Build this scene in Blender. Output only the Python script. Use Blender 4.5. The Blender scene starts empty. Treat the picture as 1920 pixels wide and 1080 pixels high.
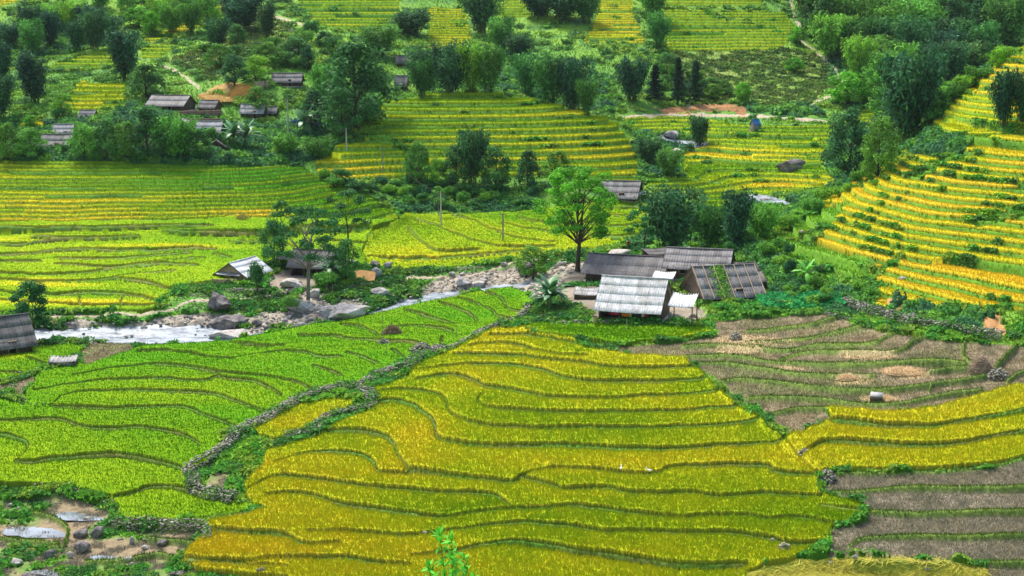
import bpy, bmesh, math, random, time
import numpy as np
T0 = time.time()
# ---------------------------------------------------------------- camera, world, sun, exposure
W0, H0, F0 = 1920.0, 1080.0, 2640.0          # photograph size and focal length in its pixels
CAMZ, PITCH = 40.0, math.radians(11.0)
CP, SP = math.cos(PITCH), math.sin(PITCH)
scn = bpy.context.scene
cam_d = bpy.data.cameras.new("camera")
cam_d.sensor_width = 36.0
cam_d.lens = 36.0 * F0 / W0
cam_d.clip_start = 0.5
cam_d.clip_end = 6000
cam = bpy.data.objects.new("camera", cam_d)
scn.collection.objects.link(cam)
cam.location = (0, 0, CAMZ)
cam.rotation_euler = (math.radians(90) - PITCH, 0, 0)
scn.camera = cam
SUN_EL, SUN_AZ = math.radians(58), math.radians(-35)     # azimuth from +Y towards +X
world = bpy.data.worlds.new("World"); scn.world = world
world.use_nodes = True
wn = world.node_tree.nodes; wl = world.node_tree.links
bgn = wn.get('Background') or wn.new('ShaderNodeBackground')
sky = wn.new('ShaderNodeTexSky'); sky.sky_type = 'NISHITA'; sky.sun_disc = False
sky.sun_elevation = SUN_EL; sky.sun_rotation = SUN_AZ
sky.air_density = 1.0; sky.dust_density = 3.0
wl.new(sky.outputs[0], bgn.inputs[0]); bgn.inputs[1].default_value = 0.115
sun_d = bpy.data.lights.new("sun", 'SUN'); sun_d.energy = 2.3; sun_d.angle = math.radians(16)
sun_d.color = (1.0, 0.95, 0.86)
sun = bpy.data.objects.new("sun", sun_d); scn.collection.objects.link(sun)
sun.rotation_euler = (math.pi/2 - SUN_EL, 0, math.pi - SUN_AZ) if False else (-(math.pi/2 - SUN_EL), 0, -SUN_AZ)
sun.location = (0, 0, 200)
scn.view_settings.view_transform = 'Standard'
scn.view_settings.look = 'None'
scn.view_settings.gamma = 1.0
scn.view_settings.exposure = 1.18
try:
    scn.cycles.max_bounces = 6; scn.cycles.diffuse_bounces = 3; scn.cycles.transparent_max_bounces = 4
    scn.cycles.glossy_bounces = 2
except Exception: pass
# ---------------------------------------------------------------- helpers
def ray(px, py):
    u = (px - W0/2) / F0; v = (H0/2 - py) / F0
    return u, CP + v*SP, -SP + v*CP            # x right, y forward, z up
def at_z(px, py, z):
    dx, dy, dz = ray(px, py); t = (z - CAMZ) / dz
    return dx*t, dy*t, z
def at_d(px, py, D):
    dx, dy, dz = ray(px, py); t = D / dy
    return dx*t, dy*t, CAMZ + dz*t
def project(x, y, z):
    zc = z - CAMZ
    d = y*CP - zc*SP
    up = y*SP + zc*CP
    d = np.maximum(d, 1e-3)
    return W0/2 + F0*x/d, H0/2 - F0*up/d
def hash01(i, j, seed=0):
    i = i.astype(np.int64).astype(np.uint32); j = j.astype(np.int64).astype(np.uint32)
    with np.errstate(over='ignore'):
        h = i*np.uint32(374761393) + j*np.uint32(668265263) + np.uint32((seed*2246822519) & 0xffffffff)
        h = (h ^ (h >> np.uint32(13)))*np.uint32(1274126177)
        h = h ^ (h >> np.uint32(16))
    return (h & np.uint32(0xffffff)).astype(np.float64)/16777215.0
def vnoise(x, y, seed=0):
    x = np.asarray(x, dtype=np.float64); y = np.asarray(y, dtype=np.float64)
    xi = np.floor(x); yi = np.floor(y); fx = x-xi; fy = y-yi
    fx = fx*fx*(3-2*fx); fy = fy*fy*(3-2*fy)
    a = hash01(xi, yi, seed); b = hash01(xi+1, yi, seed); c = hash01(xi, yi+1, seed); d = hash01(xi+1, yi+1, seed)
    return (a*(1-fx)+b*fx)*(1-fy) + (c*(1-fx)+d*fx)*fy
def fbm(x, y, seed=0, octs=3):
    s = 0; a = 0.5; t = 0
    for o in range(octs):
        s = s + a*vnoise(x*2**o, y*2**o, seed+o*17); t += a; a *= 0.5
    return s/t
def sstep(a, b, x):
    t = np.clip((x-a)/(b-a), 0, 1); return t*t*(3-2*t)
# ---------------------------------------------------------------- lie of the land: heights at surveyed spots
CZ = []   # (x, y, z)
def cz(*rows):
    for px, py, z in rows: CZ.append(at_z(px, py, z))
def cd(*rows):
    for px, py, D in rows: CZ.append(at_d(px, py, D))
cz((-150,1080,-6.5),(0,1080,-6.3),(300,1080,-5.6),(600,1080,-4.6),(960,1080,-3.8),(1400,1080,-3.2),(1920,1080,-2.2),(2100,1080,-1.8),
   (-150,1200,-8),(500,1200,-6),(1000,1200,-5),(1920,1200,-3.5),
   (-150,980,-5.6),(90,980,-5.5),(300,960,-4.6),(600,960,-3.6),(1000,980,-2.7),(1500,980,-2.0),(1920,960,-0.9),
   (0,880,-3.6),(300,880,-3.5),(600,880,-2.8),(960,880,-1.6),(1400,880,-0.8),(1920,870,0.6),(2100,860,1.0),
   (-150,760,-3.0),(0,760,-2.9),(300,760,-2.3),(600,760,-1.3),(960,760,-0.1),(1400,760,1.0),(1920,740,3.0),
   (0,690,-2.3),(300,680,-1.6),(700,680,-0.2),(1000,690,1.0),(1500,680,2.6),(1920,680,4.4),(2100,680,5),
   (-150,640,-2.4),(100,625,-2.3),(250,625,-2.3),(400,622,-2.2),(560,605,-1.6),(700,578,-1.0),(850,540,-0.5),(960,522,0.0),
   (600,640,-0.9),(800,620,0.1),(900,570,0.5),(1000,600,1.6),(1200,600,3.1),(1100,560,2.8),(1250,560,3.4),(1400,570,3.6),(1600,590,4.3),(1700,640,5.0),
   (-150,580,-0.7),(0,580,-0.5),(150,590,-0.9),(300,575,0.0),(450,528,1.0),(590,520,1.2),(560,570,-0.7),(700,520,0.8),(650,480,1.9),(900,500,1.6),(1050,500,2.3),(1180,470,3.4),
   (-150,450,4.0),(0,450,4.0),(300,450,3.9),(600,450,3.4),(900,450,3.4),(1150,440,4.2),(1300,500,4.2),(1350,450,4.6),
   (-150,385,7.8),(0,385,7.8),(300,385,7.8),(600,385,7.2),(800,395,4.9),(1000,395,5.2),(1150,390,6.0),
   (-150,312,12.6),(0,312,12.5),(300,312,12.4),(500,315,12.0),(620,345,8.8),(750,370,6.8),(900,362,7.3),(1100,362,7.6),
   (0,290,14.2),(300,290,14.6),(500,290,13.8),(600,275,14.0),(300,220,20),(0,220,20),(500,220,18.6),(620,220,19.0),(-200,220,20))
cd((-200,150,325),(0,150,325),(300,150,320),(500,150,312),(640,150,325),(-200,80,362),(0,80,362),(300,80,362),(500,80,358),(700,80,365),
   (-200,0,405),(0,0,405),(300,0,408),(600,0,410),(850,0,420),(0,-120,455),(600,-120,460),(1000,-120,470),(1300,-120,475),(1700,-120,490),(2100,-120,480),
   (800,80,378),(950,80,385),(1000,150,348),(1150,150,352),(1150,80,385),(1150,0,425),(1400,100,388),(1400,0,432),(1300,195,345),(1420,195,343),(1540,190,340),
   (1300,150,362),(1480,60,405),(1450,240,315),(1400,290,298),(1500,310,288),(1400,350,274),(1430,375,264),(1260,265,312),(1250,300,296),(1320,400,256),
   (700,338,264),(850,338,266),(1000,338,266),(1150,335,266),(700,300,271),(900,300,273),(1150,300,276),(900,250,283),(1050,250,285),(720,250,282),
   (760,182,303),(850,178,305),(950,178,305),(1080,207,301),(1180,240,294),(1195,290,283),(640,300,268),(660,250,280),(700,205,296),
   (1290,340,268),(1230,330,270),
   (1600,600,165),(1920,620,150),(1900,590,154.5),(1900,540,163),(1900,480,172),(1900,400,183),(1900,340,191),(1900,280,202),(1900,200,222),(1900,100,252),
   (2200,590,145),(2200,400,172),(2200,200,205),(2200,0,255),(2050,0,280),
   (1700,540,172),(1700,450,184),(1700,380,195),(1700,320,207),(1720,262,224),(1800,165,248),(1560,450,194),(1560,400,205),(1600,350,216),(1480,470,196),(1560,530,182),
   (1700,110,395),(1600,20,445),(1900,20,425),(1800,60,410),(1640,160,362),(1600,215,330),(1700,0,445))
def wz(px, D, z):
    CZ.append(((px-W0/2)/F0*D*1.02, D, z))
for q in ((1500,245,6.5),(1570,240,7.5),(1600,262,9.0),(1700,285,13.0),(1800,310,19.0),(1950,330,27.0),(2150,330,33.0),
          (850,318,22.0),(950,318,21.5),(1080,312,17.5),(1180,312,14.0),(700,312,21.0),(880,338,24.0),(760,325,23)): wz(*q)
for X in (-260,-130,0,130,260,400):
    CZ.append((X, 620, 120)); CZ.append((X, 800, 190))
for X in (-60,0,60): CZ.append((X, 84, -6.0))
CZ = np.array(CZ)
def tps_fit(P, lam=0.002):
    S = 100.0
    xy = P[:, :2]/S; n = len(P)
    r2 = ((xy[:, None]-xy[None])**2).sum(-1)
    K = 0.5*r2*np.log(r2+1e-12) + lam*np.eye(n)
    A = np.zeros((n+3, n+3)); A[:n, :n] = K; A[:n, n] = 1; A[:n, n+1:] = xy; A[n, :n] = 1; A[n+1:, :n] = xy.T
    b = np.zeros(n+3); b[:n] = P[:, 2]
    return np.linalg.solve(A, b), xy, S
TW, TXY, TS = tps_fit(CZ)
def tps_eval(x, y):
    sh = np.shape(x); x = np.ravel(x)/TS; y = np.ravel(y)/TS
    out = TW[-3] + TW[-2]*x + TW[-1]*y
    for i in range(len(TXY)):
        r2 = (x-TXY[i, 0])**2 + (y-TXY[i, 1])**2
        out += TW[i]*0.5*r2*np.log(r2+1e-12)
    return out.reshape(sh)
# smooth base heights cached on a coarse (u, ln D) lattice
CU = np.linspace(-1.6, 1.6, 420); CW = np.linspace(math.log(4), math.log(1500), 420)
def base_raw(x, y):
    z = tps_eval(x, y)
    # the near hillside the photographer stands on, and the ground beyond the surveyed spots
    zn = np.interp(y, [4, 20, 35, 60, 80, 95, 104], [37.5, 29.0, 22.0, 9.0, 1.0, -4.5, -6])
    a = sstep(104, 86, y); z = z*(1-a) + zn*a
    zf = 45 + 0.33*(y-430); b = sstep(520, 700, y); z = z*(1-b)+zf*b
    return z
_uu, _ww = np.meshgrid(CU, CW, indexing='ij')
_yy = np.exp(_ww); _xx = _uu*_yy
_edge = np.clip(_xx, -175-0.15*_yy, 175+0.2*_yy)
CZG = base_raw(_edge, np.minimum(_yy, 760))
def zbase(x, y):
    x = np.asarray(x, dtype=np.float64); y = np.maximum(np.asarray(y, dtype=np.float64), 4.01)
    fu = np.clip((x/y-CU[0])/(CU[1]-CU[0]), 0, len(CU)-1.001); fw = np.clip((np.log(y)-CW[0])/(CW[1]-CW[0]), 0, len(CW)-1.001)
    i = fu.astype(int); j = fw.astype(int); a = fu-i; b = fw-j
    return (CZG[i, j]*(1-a)+CZG[i+1, j]*a)*(1-b) + (CZG[i, j+1]*(1-a)+CZG[i+1, j+1]*a)*b
# ---------------------------------------------------------------- survey map of field kinds (painted in map sheet coordinates)
OX, OY, MW, MH = 500, 300, 2920, 1780
LAB = np.zeros((MH, MW), np.uint8)
def fill(k, pts, arr=None, val=None):
    P = np.array(pts, float) + (OX, OY)
    x0 = max(int(P[:, 0].min()), 0); x1 = min(int(P[:, 0].max())+2, MW); y0 = max(int(P[:, 1].min()), 0); y1 = min(int(P[:, 1].max())+2, MH)
    X, Y = np.meshgrid(np.arange(x0, x1)+.5, np.arange(y0, y1)+.5)
    # wobble the border a little so it is not ruler-straight
    ins = np.zeros(X.shape, bool); n = len(P)
    for i in range(n):
        ax, ay = P[i]; bx, by = P[(i+1) % n]
        if ay == by: continue
        c = ((ay > Y) != (by > Y)) & (X < (bx-ax)*(Y-ay)/(by-ay)+ax)
        ins ^= c
    t = LAB if arr is None else arr
    t[y0:y1, x0:x1][ins] = k if val is None else val
DL = np.full((MH, MW), 60.0, np.float32)        # distance to nearest bund line, px
DG = np.full((MH, MW), 60.0, np.float32)        # distance to grassy bunds
DP = np.full((MH, MW), 60.0, np.float32)        # distance to footpaths
def smooth_line(pts, n=6):
    P = np.array(pts, float)
    if len(P) < 3: return P
    out = []
    Q = np.vstack([2*P[0]-P[1], P, 2*P[-1]-P[-2]])
    for i in range(1, len(Q)-2):
        p0, p1, p2, p3 = Q[i-1:i+3]
        for t in np.arange(n)/n:
            out.append(0.5*((2*p1)+(-p0+p2)*t+(2*p0-5*p1+4*p2-p3)*t*t+(-p0+3*p1-3*p2+p3)*t**3))
    out.append(P[-1]); return np.array(out)
def line(arr, *pts, w0=0.0, smooth=True):
    P = smooth_line(pts) if smooth else np.array(pts, float)
    P = P + (OX, OY); M = 24
    for i in range(len(P)-1):
        a = P[i]; b = P[i+1]
        x0 = max(int(min(a[0], b[0]))-M, 0); x1 = min(int(max(a[0], b[0]))+M, MW); y0 = max(int(min(a[1], b[1]))-M, 0); y1 = min(int(max(a[1], b[1]))+M, MH)
        if x1 <= x0 or y1 <= y0: continue
        X, Y = np.meshgrid(np.arange(x0, x1), np.arange(y0, y1))
        d = b-a; L = max((d**2).sum(), 1e-6)
        t = np.clip(((X-a[0])*d[0]+(Y-a[1])*d[1])/L, 0, 1)
        D = np.hypot(X-a[0]-t*d[0], Y-a[1]-t*d[1]) + w0
        np.minimum(arr[y0:y1, x0:x1], D, out=arr[y0:y1, x0:x1])
# kinds
SCRUB, GRN, YEL, STB, WET, RIV, GRV, VAL, CEN, MND, RGT, TFD, H_Y, H_G, DIRT, STRAW, YARD, MUD, MEAD, DENSE, FRM, YR2, OLIV, BANK, H_P, VLO = range(26)
fill(MEAD, [(1240,95),(1470,95),(1540,110),(1580,160),(1520,192),(1330,196),(1240,150)])
fill(MEAD, [(330,120),(450,30),(560,40),(520,110),(400,160)])
fill(DENSE, [(1480,-40),(2000,-60),(2000,30),(1900,100),(1780,190),(1700,260),(1600,210),(1560,150),(1500,40)])
fill(DENSE, [(0,60),(100,45),(200,40),(215,75),(100,110),(0,110)])
fill(DENSE, [(-200,240),(100,230),(260,205),(500,235),(640,225),(640,290),(560,310),(300,318),(0,302),(-200,300)])
fill(DENSE, [(600,180),(720,170),(700,260),(620,300),(590,280)])
fill(DENSE, [(590,330),(700,345),(900,350),(1020,360),(1010,398),(850,400),(760,400),(690,365),(590,345)])
fill(DENSE, [(1190,230),(1330,240),(1330,330),(1200,330)])
fill(DENSE, [(930,90),(1150,150),(1160,215),(1090,215),(980,185),(780,180),(780,100)])
fill(DENSE, [(1180,400),(1500,370),(1460,460),(1500,520),(1640,560),(1600,600),(1500,590),(1420,560),(1360,470),(1180,480)])
fill(DENSE, [(1530,240),(1700,250),(1640,340),(1560,400),(1480,440),(1500,370),(1560,360)])
fill(H_G, [(90,125),(210,88),(220,128),(90,130)])
fill(H_Y, [(85,210),(130,178),(150,155),(235,158),(238,205),(150,208)])
fill(H_Y, [(30,240),(80,218),(85,238),(40,243)])
fill(H_Y, [(-60,30),(0,12),(90,-6),(90,-60),(-60,-60)])
fill(H_Y, [(265,78),(330,52),(390,20),(420,5),(415,30),(340,68),(290,80)])
fill(H_G, [(265,85),(330,85),(300,110),(265,108)])
fill(H_G, [(555,-60),(560,10),(600,50),(680,62),(745,45),(750,0),(745,-60)])
fill(H_Y, [(800,15),(870,15),(880,50),(885,75),(860,90),(800,90),(805,50)])
fill(H_G, [(940,-60),(1000,-60),(1000,30),(940,35)])
fill(H_Y, [(1130,-60),(1180,-60),(1190,30),(1210,80),(1095,80),(1120,30)])
fill(H_G, [(1245,18),(1470,22),(1490,50),(1480,80),(1450,97),(1250,97)])
fill(H_P, [(1240,-80),(1440,-80),(1430,12),(1245,12)])
fill(TFD, [(1160,222),(1290,218),(1430,238),(1540,236),(1575,228),(1640,195),(1640,225),(1560,250),(1540,310),(1570,345),(1530,362),(1440,362),(1330,340),(1275,330),(1280,285),(1330,268),(1270,250),(1190,250)])
fill(TFD, [(1205,335),(1280,335),(1380,352),(1330,372),(1230,372)])
fill(DIRT, [(1225,200),(1330,192),(1420,204),(1540,196),(1548,222),(1500,222),(1400,215),(1225,216)])
fill(DIRT, [(350,182),(400,168),(445,160),(472,165),(465,185),(400,186)])
fill(MND, [(590,310),(600,295),(640,270),(690,215),(715,195),(790,176),(955,175),(1080,205),(1150,222),(1175,260),(1200,310),(1190,345),(1100,335),(960,335),(760,330),(700,335),(600,330)])
fill(OLIV, [(690,215),(740,262),(800,285),(820,318),(760,318),(760,280),(690,262),(650,270)])
fill(VAL, [(-400,303),(200,303),(330,312),(560,312),(640,350),(700,372),(745,400),(745,415),(690,440),(690,500),(600,500),(520,490),(470,500),(430,530),(350,535),(300,560),(290,585),(0,588),(-400,590)])
fill(VLO, [(-400,412),(0,414),(300,413),(430,405),(560,408),(640,412),(745,415),(690,440),(690,500),(600,500),(520,490),(470,500),(430,530),(350,535),(300,560),(290,585),(0,588),(-400,590)])
fill(CEN, [(745,415),(760,402),(860,405),(1000,395),(1150,368),(1200,372),(1220,400),(1210,440),(1160,465),(1090,470),(1010,480),(960,490),(890,500),(780,510),(690,500),(680,470),(700,430)])
fill(TFD, [(1300,340),(1400,355),(1390,400),(1300,395)])
fill(RGT, [(1640,578),(1640,520),(1560,470),(1520,455),(1440,450),(1440,430),(1500,400),(1560,368),(1600,345),(1680,300),(1730,250),(1800,180),(1870,115),(1920,75),(2200,-50),(2500,-50),(2500,600),(1920,580),(1800,585)])
fill(OLIV, [(1420,440),(1500,395),(1590,375),(1560,420),(1530,450),(1640,490),(1650,545),(1560,510),(1430,462)])
fill(DENSE, [(1690,290),(1740,250),(1830,262),(1800,290)])
fill(DIRT, [(1665,560),(1700,555),(1715,605),(1690,608),(1660,590)])
fill(DIRT, [(1855,595),(1895,590),(1905,620),(1850,625)])
fill(DENSE, [(1718,570),(1800,580),(1860,588),(1850,625),(1800,620),(1720,600)])
fill(GRV, [(60,600),(150,598),(300,598),(470,590),(540,570),(560,545),(640,540),(700,545),(760,545),(850,520),(960,498),(1000,490),(1120,490),(1090,560),(1050,560),(1010,575),(985,545),(900,545),(830,562),(760,577),(700,592),(560,614),(420,642),(300,648),(250,655),(60,640)])
fill(RIV, [(-400,606),(80,612),(180,608),(320,605),(400,607),(470,620),(560,608),(600,598),(640,590),(700,580),(760,556),(820,545),(880,538),(960,528),(1000,520),(1010,530),(960,540),(890,547),(830,560),(760,575),(700,590),(640,602),(560,614),(420,642),(300,648),(140,635),(-400,640)])
fill(RIV, [(1395,362),(1430,360),(1490,378),(1520,384),(1500,392),(1440,386),(1400,378)])
fill(RIV, [(1225,250),(1260,256),(1330,266),(1320,275),(1255,275),(1225,262)])
fill(RIV, [(1280,456),(1345,452),(1350,466),(1290,470)])
fill(YARD, [(500,520),(560,490),(610,500),(600,540),(540,548),(505,545)])
fill(YARD, [(1060,520),(1110,500),(1260,540),(1330,590),(1310,606),(1110,606),(1040,590)])
fill(GRN, [(250,655),(300,650),(420,643),(520,626),(560,615),(640,604),(700,592),(760,577),(830,563),(900,549),(960,541),(985,550),(1000,568),(985,588),(965,608),(920,622),(880,642),(850,657),(800,668),(770,680),(740,695),(690,708),(680,722),(600,740),(560,760),(520,785),(480,810),(445,828),(430,845),(400,865),(365,882),(350,895),(362,918),(400,935),(440,945),(500,950),(450,965),(380,975),(330,980),(215,977),(225,952),(200,935),(150,922),(100,916),(40,912),(-60,908),(-300,900),(-300,748),(0,748),(45,762),(50,735),(75,700),(137,688),(160,678)])
fill(GRN, [(-200,668),(0,664),(50,655),(130,650),(170,655),(165,668),(120,675),(60,700),(10,718),(-200,725)])
fill(STB, [(150,660),(170,645),(250,640),(258,658),(160,688),(150,685)])
fill(STB, [(-100,725),(10,722),(70,705),(55,725),(40,738),(-100,740)])
fill(FRM, [(985,618),(1000,612),(1150,612),(1330,618),(1336,630),(1250,642),(1150,648),(1080,636),(1000,626)])
fill(STB, [(1100,655),(1250,645),(1340,632),(1340,602),(1560,588),(1610,612),(1700,628),(1800,640),(2100,660),(2100,735),(1990,715),(1900,725),(1830,745),(1760,765),(1680,777),(1545,770),(1560,787),(1475,822),(1440,792),(1380,740),(1300,685)])
fill(YEL, [(855,660),(880,645),(925,622),(985,618),(1000,627),(1080,638),(1100,658),(1180,668),(1282,672),(1300,690),(1340,725),(1380,760),(1430,792),(1468,828),(1500,866),(1530,895),(1540,930),(1615,952),(1620,975),(1560,992),(1552,1020),(1490,1048),(1430,1060),(1400,1100),(1390,1200),(560,1250),(540,1085),(380,1075),(335,1052),(370,1022),(395,1000),(388,985),(470,970),(500,958),(470,945),(455,905),(490,870),(500,850),(590,822),(640,795),(700,770),(700,732),(770,712),(760,695),(800,680)])
fill(YEL, [(470,815),(520,785),(560,765),(620,750),(665,752),(660,770),(600,790),(560,815),(520,826)])
fill(YR2, [(1545,768),(1600,772),(1680,778),(1760,766),(1830,746),(1900,726),(1990,715),(2200,700),(2200,855),(1920,862),(1850,880),(1760,885),(1650,885),(1580,882),(1545,890),(1530,895),(1500,866),(1472,824),(1500,812),(1540,802),(1560,787)])
fill(WET, [(1560,888),(1650,888),(1760,888),(1850,882),(1920,864),(2200,858),(2200,1200),(1860,1200),(1850,1060),(1760,1055),(1620,1045),(1552,1045),(1560,995),(1625,980),(1620,948),(1545,930),(1545,900)])
fill(STRAW, [(1400,1200),(1400,1072),(1440,1058),(1500,1046),(1620,1046),(1760,1056),(1850,1066),(1900,1200)])
fill(MUD, [(-300,925),(0,925),(60,935),(130,925),(200,940),(212,980),(380,990),(395,1003),(360,1030),(340,1055),(380,1075),(540,1085),(560,1300),(-300,1300)])
fill(DENSE, [(0,908),(120,915),(210,935),(205,955),(110,925),(0,932)])
fill(MUD, [(385,915),(395,888),(420,880),(440,890),(420,915)])
fill(DENSE, [(420,815),(500,825),(495,870),(450,920),(440,885),(400,885),(425,850)])
fill(BANK, [(60,590),(290,588),(360,545),(420,535),(540,545),(540,568),(470,588),(300,596),(60,600)])
fill(BANK, [(660,520),(700,510),(890,502),(960,492),(960,500),(850,522),(740,545),(660,540)])
fill(BANK, [(990,575),(1050,560),(1110,590),(1110,608),(1000,612),(975,612)])
for s in ([(257,664),(300,662),(350,664),(400,671),(433,674),(470,667),(520,661),(570,661),(600,670),(640,668)],
 [(427,643),(450,648),(500,650),(533,649)],[(560,632),(600,630),(640,631)],[(588,685),(610,693),(640,706)],
 [(137,704),(180,698),(230,690),(290,685),(340,688),(400,698),(450,704),(500,708),(550,717),(588,732)],
 [(65,733),(110,725),(170,717),(230,712),(300,711),(360,714),(390,712),(410,704)],[(410,708),(430,711),(480,718),(510,730),(527,742)],
 [(95,760),(115,745),(150,737),(210,734),(270,734),(350,736),(400,740),(440,753),(480,768),(500,773)],
 [(100,763),(150,767),(210,768),(280,765),(330,763),(360,769),(390,782),(420,793),(443,803)],
 [(-100,792),(0,790),(50,789),(110,788),(140,797),(170,804),(210,806),(260,803),(310,808),(345,817),(370,830),(374,838)],
 [(-100,812),(0,815),(30,820),(50,828),(50,843),(38,858),(28,866),(60,868),(100,862),(140,857),(190,854),(240,857),(290,866),(340,880)],
 [(215,937),(250,927),(280,915),(320,915),(362,922)],
 [(640,610),(680,615),(700,625),(712,632)],[(640,633),(680,637),(720,640),(760,640),(800,648)],[(640,631),(620,629)],
 [(745,614),(790,612),(820,614),(850,622)],[(760,583),(790,590),(820,598),(850,608)],[(825,568),(860,580),(885,592),(893,603)],
 [(862,560),(895,570),(920,580),(935,592),(960,598)],[(905,549),(930,555),(945,565),(950,577),(975,583)],
 [(650,660),(680,670),(708,682)],[(735,655),(755,667)],[(827,645),(829,632)],
 [(0,698),(40,700)],[(50,672),(90,685)],
 # golden near fields
 [(918,632),(950,630),(985,628),(1010,633),(1040,638),(1085,645)],[(880,652),(940,645),(980,650),(1000,658),(1030,665),(1060,668),(1100,668)],
 [(850,668),(890,667),(940,667),(980,668),(1010,675),(1060,680),(1100,684),(1130,690),(1180,693),(1230,692),(1300,689)],
 [(770,700),(830,690),(870,684),(920,684),(970,686),(1010,693),(1040,705),(1060,713),(1110,718),(1170,718),(1230,717),(1280,715),(1340,708)],
 [(780,714),(830,706),(860,706),(890,717),(910,728),(950,733),(990,742),(1040,750),(1100,751),(1160,748),(1220,744),(1280,741),(1355,731)],
 [(900,742),(895,755),(905,765),(930,772),(980,775),(1040,778),(1100,778),(1160,776),(1220,773),(1280,771),(1385,761)],
 [(705,742),(720,735),(750,733),(790,735),(820,740),(835,752),(840,775),(850,785),(880,797),(920,804),(960,807),(1020,808),(1080,805),(1140,806),(1200,805),(1280,802),(1420,788)],
 [(700,757),(740,753),(770,760),(800,780),(815,800),(820,825),(850,835),(890,840),(930,842),(980,840),(1040,838),(1100,840),(1160,844),(1220,845),(1280,842),(1467,828)],
 [(600,812),(640,810),(690,812),(720,820),(740,835),(745,855),(760,880),(770,888),(830,895),(900,903),(960,908),(980,895),(1030,882),(1100,884),(1180,893),(1230,890),(1255,880),(1300,876),(1433,873),(1453,887),(1530,893)],
 [(515,868),(560,853),(600,849),(640,848),(680,855),(700,870),(705,885),(720,892),(770,892)],
 [(460,925),(490,905),(520,893),(560,897),(600,903),(640,909),(700,918),(760,922),(830,927),(900,928),(930,932),(955,950)],
 [(980,897),(1040,915),(1060,922),(1130,918),(1180,928),(1230,930),(1280,927),(1350,935),(1440,928),(1540,933)],
 [(500,933),(540,928),(590,932),(640,950),(700,957),(760,965),(810,973),(850,972),(890,962),(940,957),(1020,955),(1070,950),(1110,955),(1160,962),(1220,970),(1280,975),(1340,970),(1400,968),(1440,976),(1500,972),(1560,986),(1600,985)],
 [(395,998),(450,1005),(500,1004),(540,1010),(575,1026),(640,1024)],[(575,1003),(640,1003),(700,1004),(760,1007),(800,1003),(850,995),(920,985),(980,980),(1030,985),(1080,990),(1130,1000),(1200,1000),(1280,1003),(1360,1002),(1440,1012),(1480,1022),(1545,1020)],
 [(770,1045),(850,1035),(900,1020),(960,1015),(1020,1022),(1080,1035),(1150,1043),(1220,1055),(1280,1062),(1400,1060)],
 [(345,1060),(450,1058),(520,1052),(640,1050),(700,1057),(770,1062)],
 [(1500,862),(1545,832),(1620,835),(1700,840),(1760,838),(1820,828),(1880,812),(1920,805),(2100,790)],
 [(1500,815),(1545,792),(1620,798),(1680,803),(1740,802),(1800,790),(1860,778),(1920,766),(2000,755),(2150,740)],
 # lower left valley plots
 [(-60,424),(0,425),(100,427),(210,425),(300,422),(400,424)],[(60,440),(130,446),(210,444),(260,440)],[(-60,456),(0,457),(40,458),(70,450),(120,446)],
 [(175,468),(235,471),(312,470),(370,464),(406,466)],[(-60,478),(0,480),(50,476),(100,468),(175,466)],[(-60,491),(0,491),(75,491)],[(105,484),(220,486),(290,478),(360,474)],
 [(102,495),(195,503),(250,497),(336,486),(383,484)],[(-60,514),(0,515),(80,517),(156,513),(220,503),(250,500)],[(-60,527),(0,527),(70,530),(160,528),(250,515),(330,508)],
 [(258,499),(312,495),(370,497)],[(219,523),(275,530),(328,545),(390,532)],[(105,554),(170,550),(235,552),(297,568)],[(-60,550),(0,550),(40,554),(105,554)],
 [(402,476),(434,485)],[(305,431),(390,435),(480,437),(560,430)],[(-60,566),(0,566),(60,570),(150,575),(290,574)],[(430,450),(520,455),(560,470),(600,490)],[(560,425),(620,432),(690,430)],[(600,450),(650,455),(690,462)],
 [(148,556),(150,574)],[(228,553),(226,573)],
 # far-bank flat fields
 [(780,408),(810,420),(840,435),(880,450),(920,462),(960,467),(1000,465),(1040,463)],[(850,405),(890,415),(905,425),(930,435),(960,445),(1000,452),(1040,455)],
 [(940,420),(990,430),(1050,437)],[(690,485),(800,488),(900,478),(1010,470)],[(760,420),(790,455),(830,475),(900,470)],[(980,395),(975,410),(1050,425)],
 [(1100,420),(1160,425),(1215,418)],[(1090,438),(1150,445),(1200,440)],[(1110,402),(1170,404),(1215,400)],[(1130,385),(1180,387),(1215,385)]):
    line(DL, *s)
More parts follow.
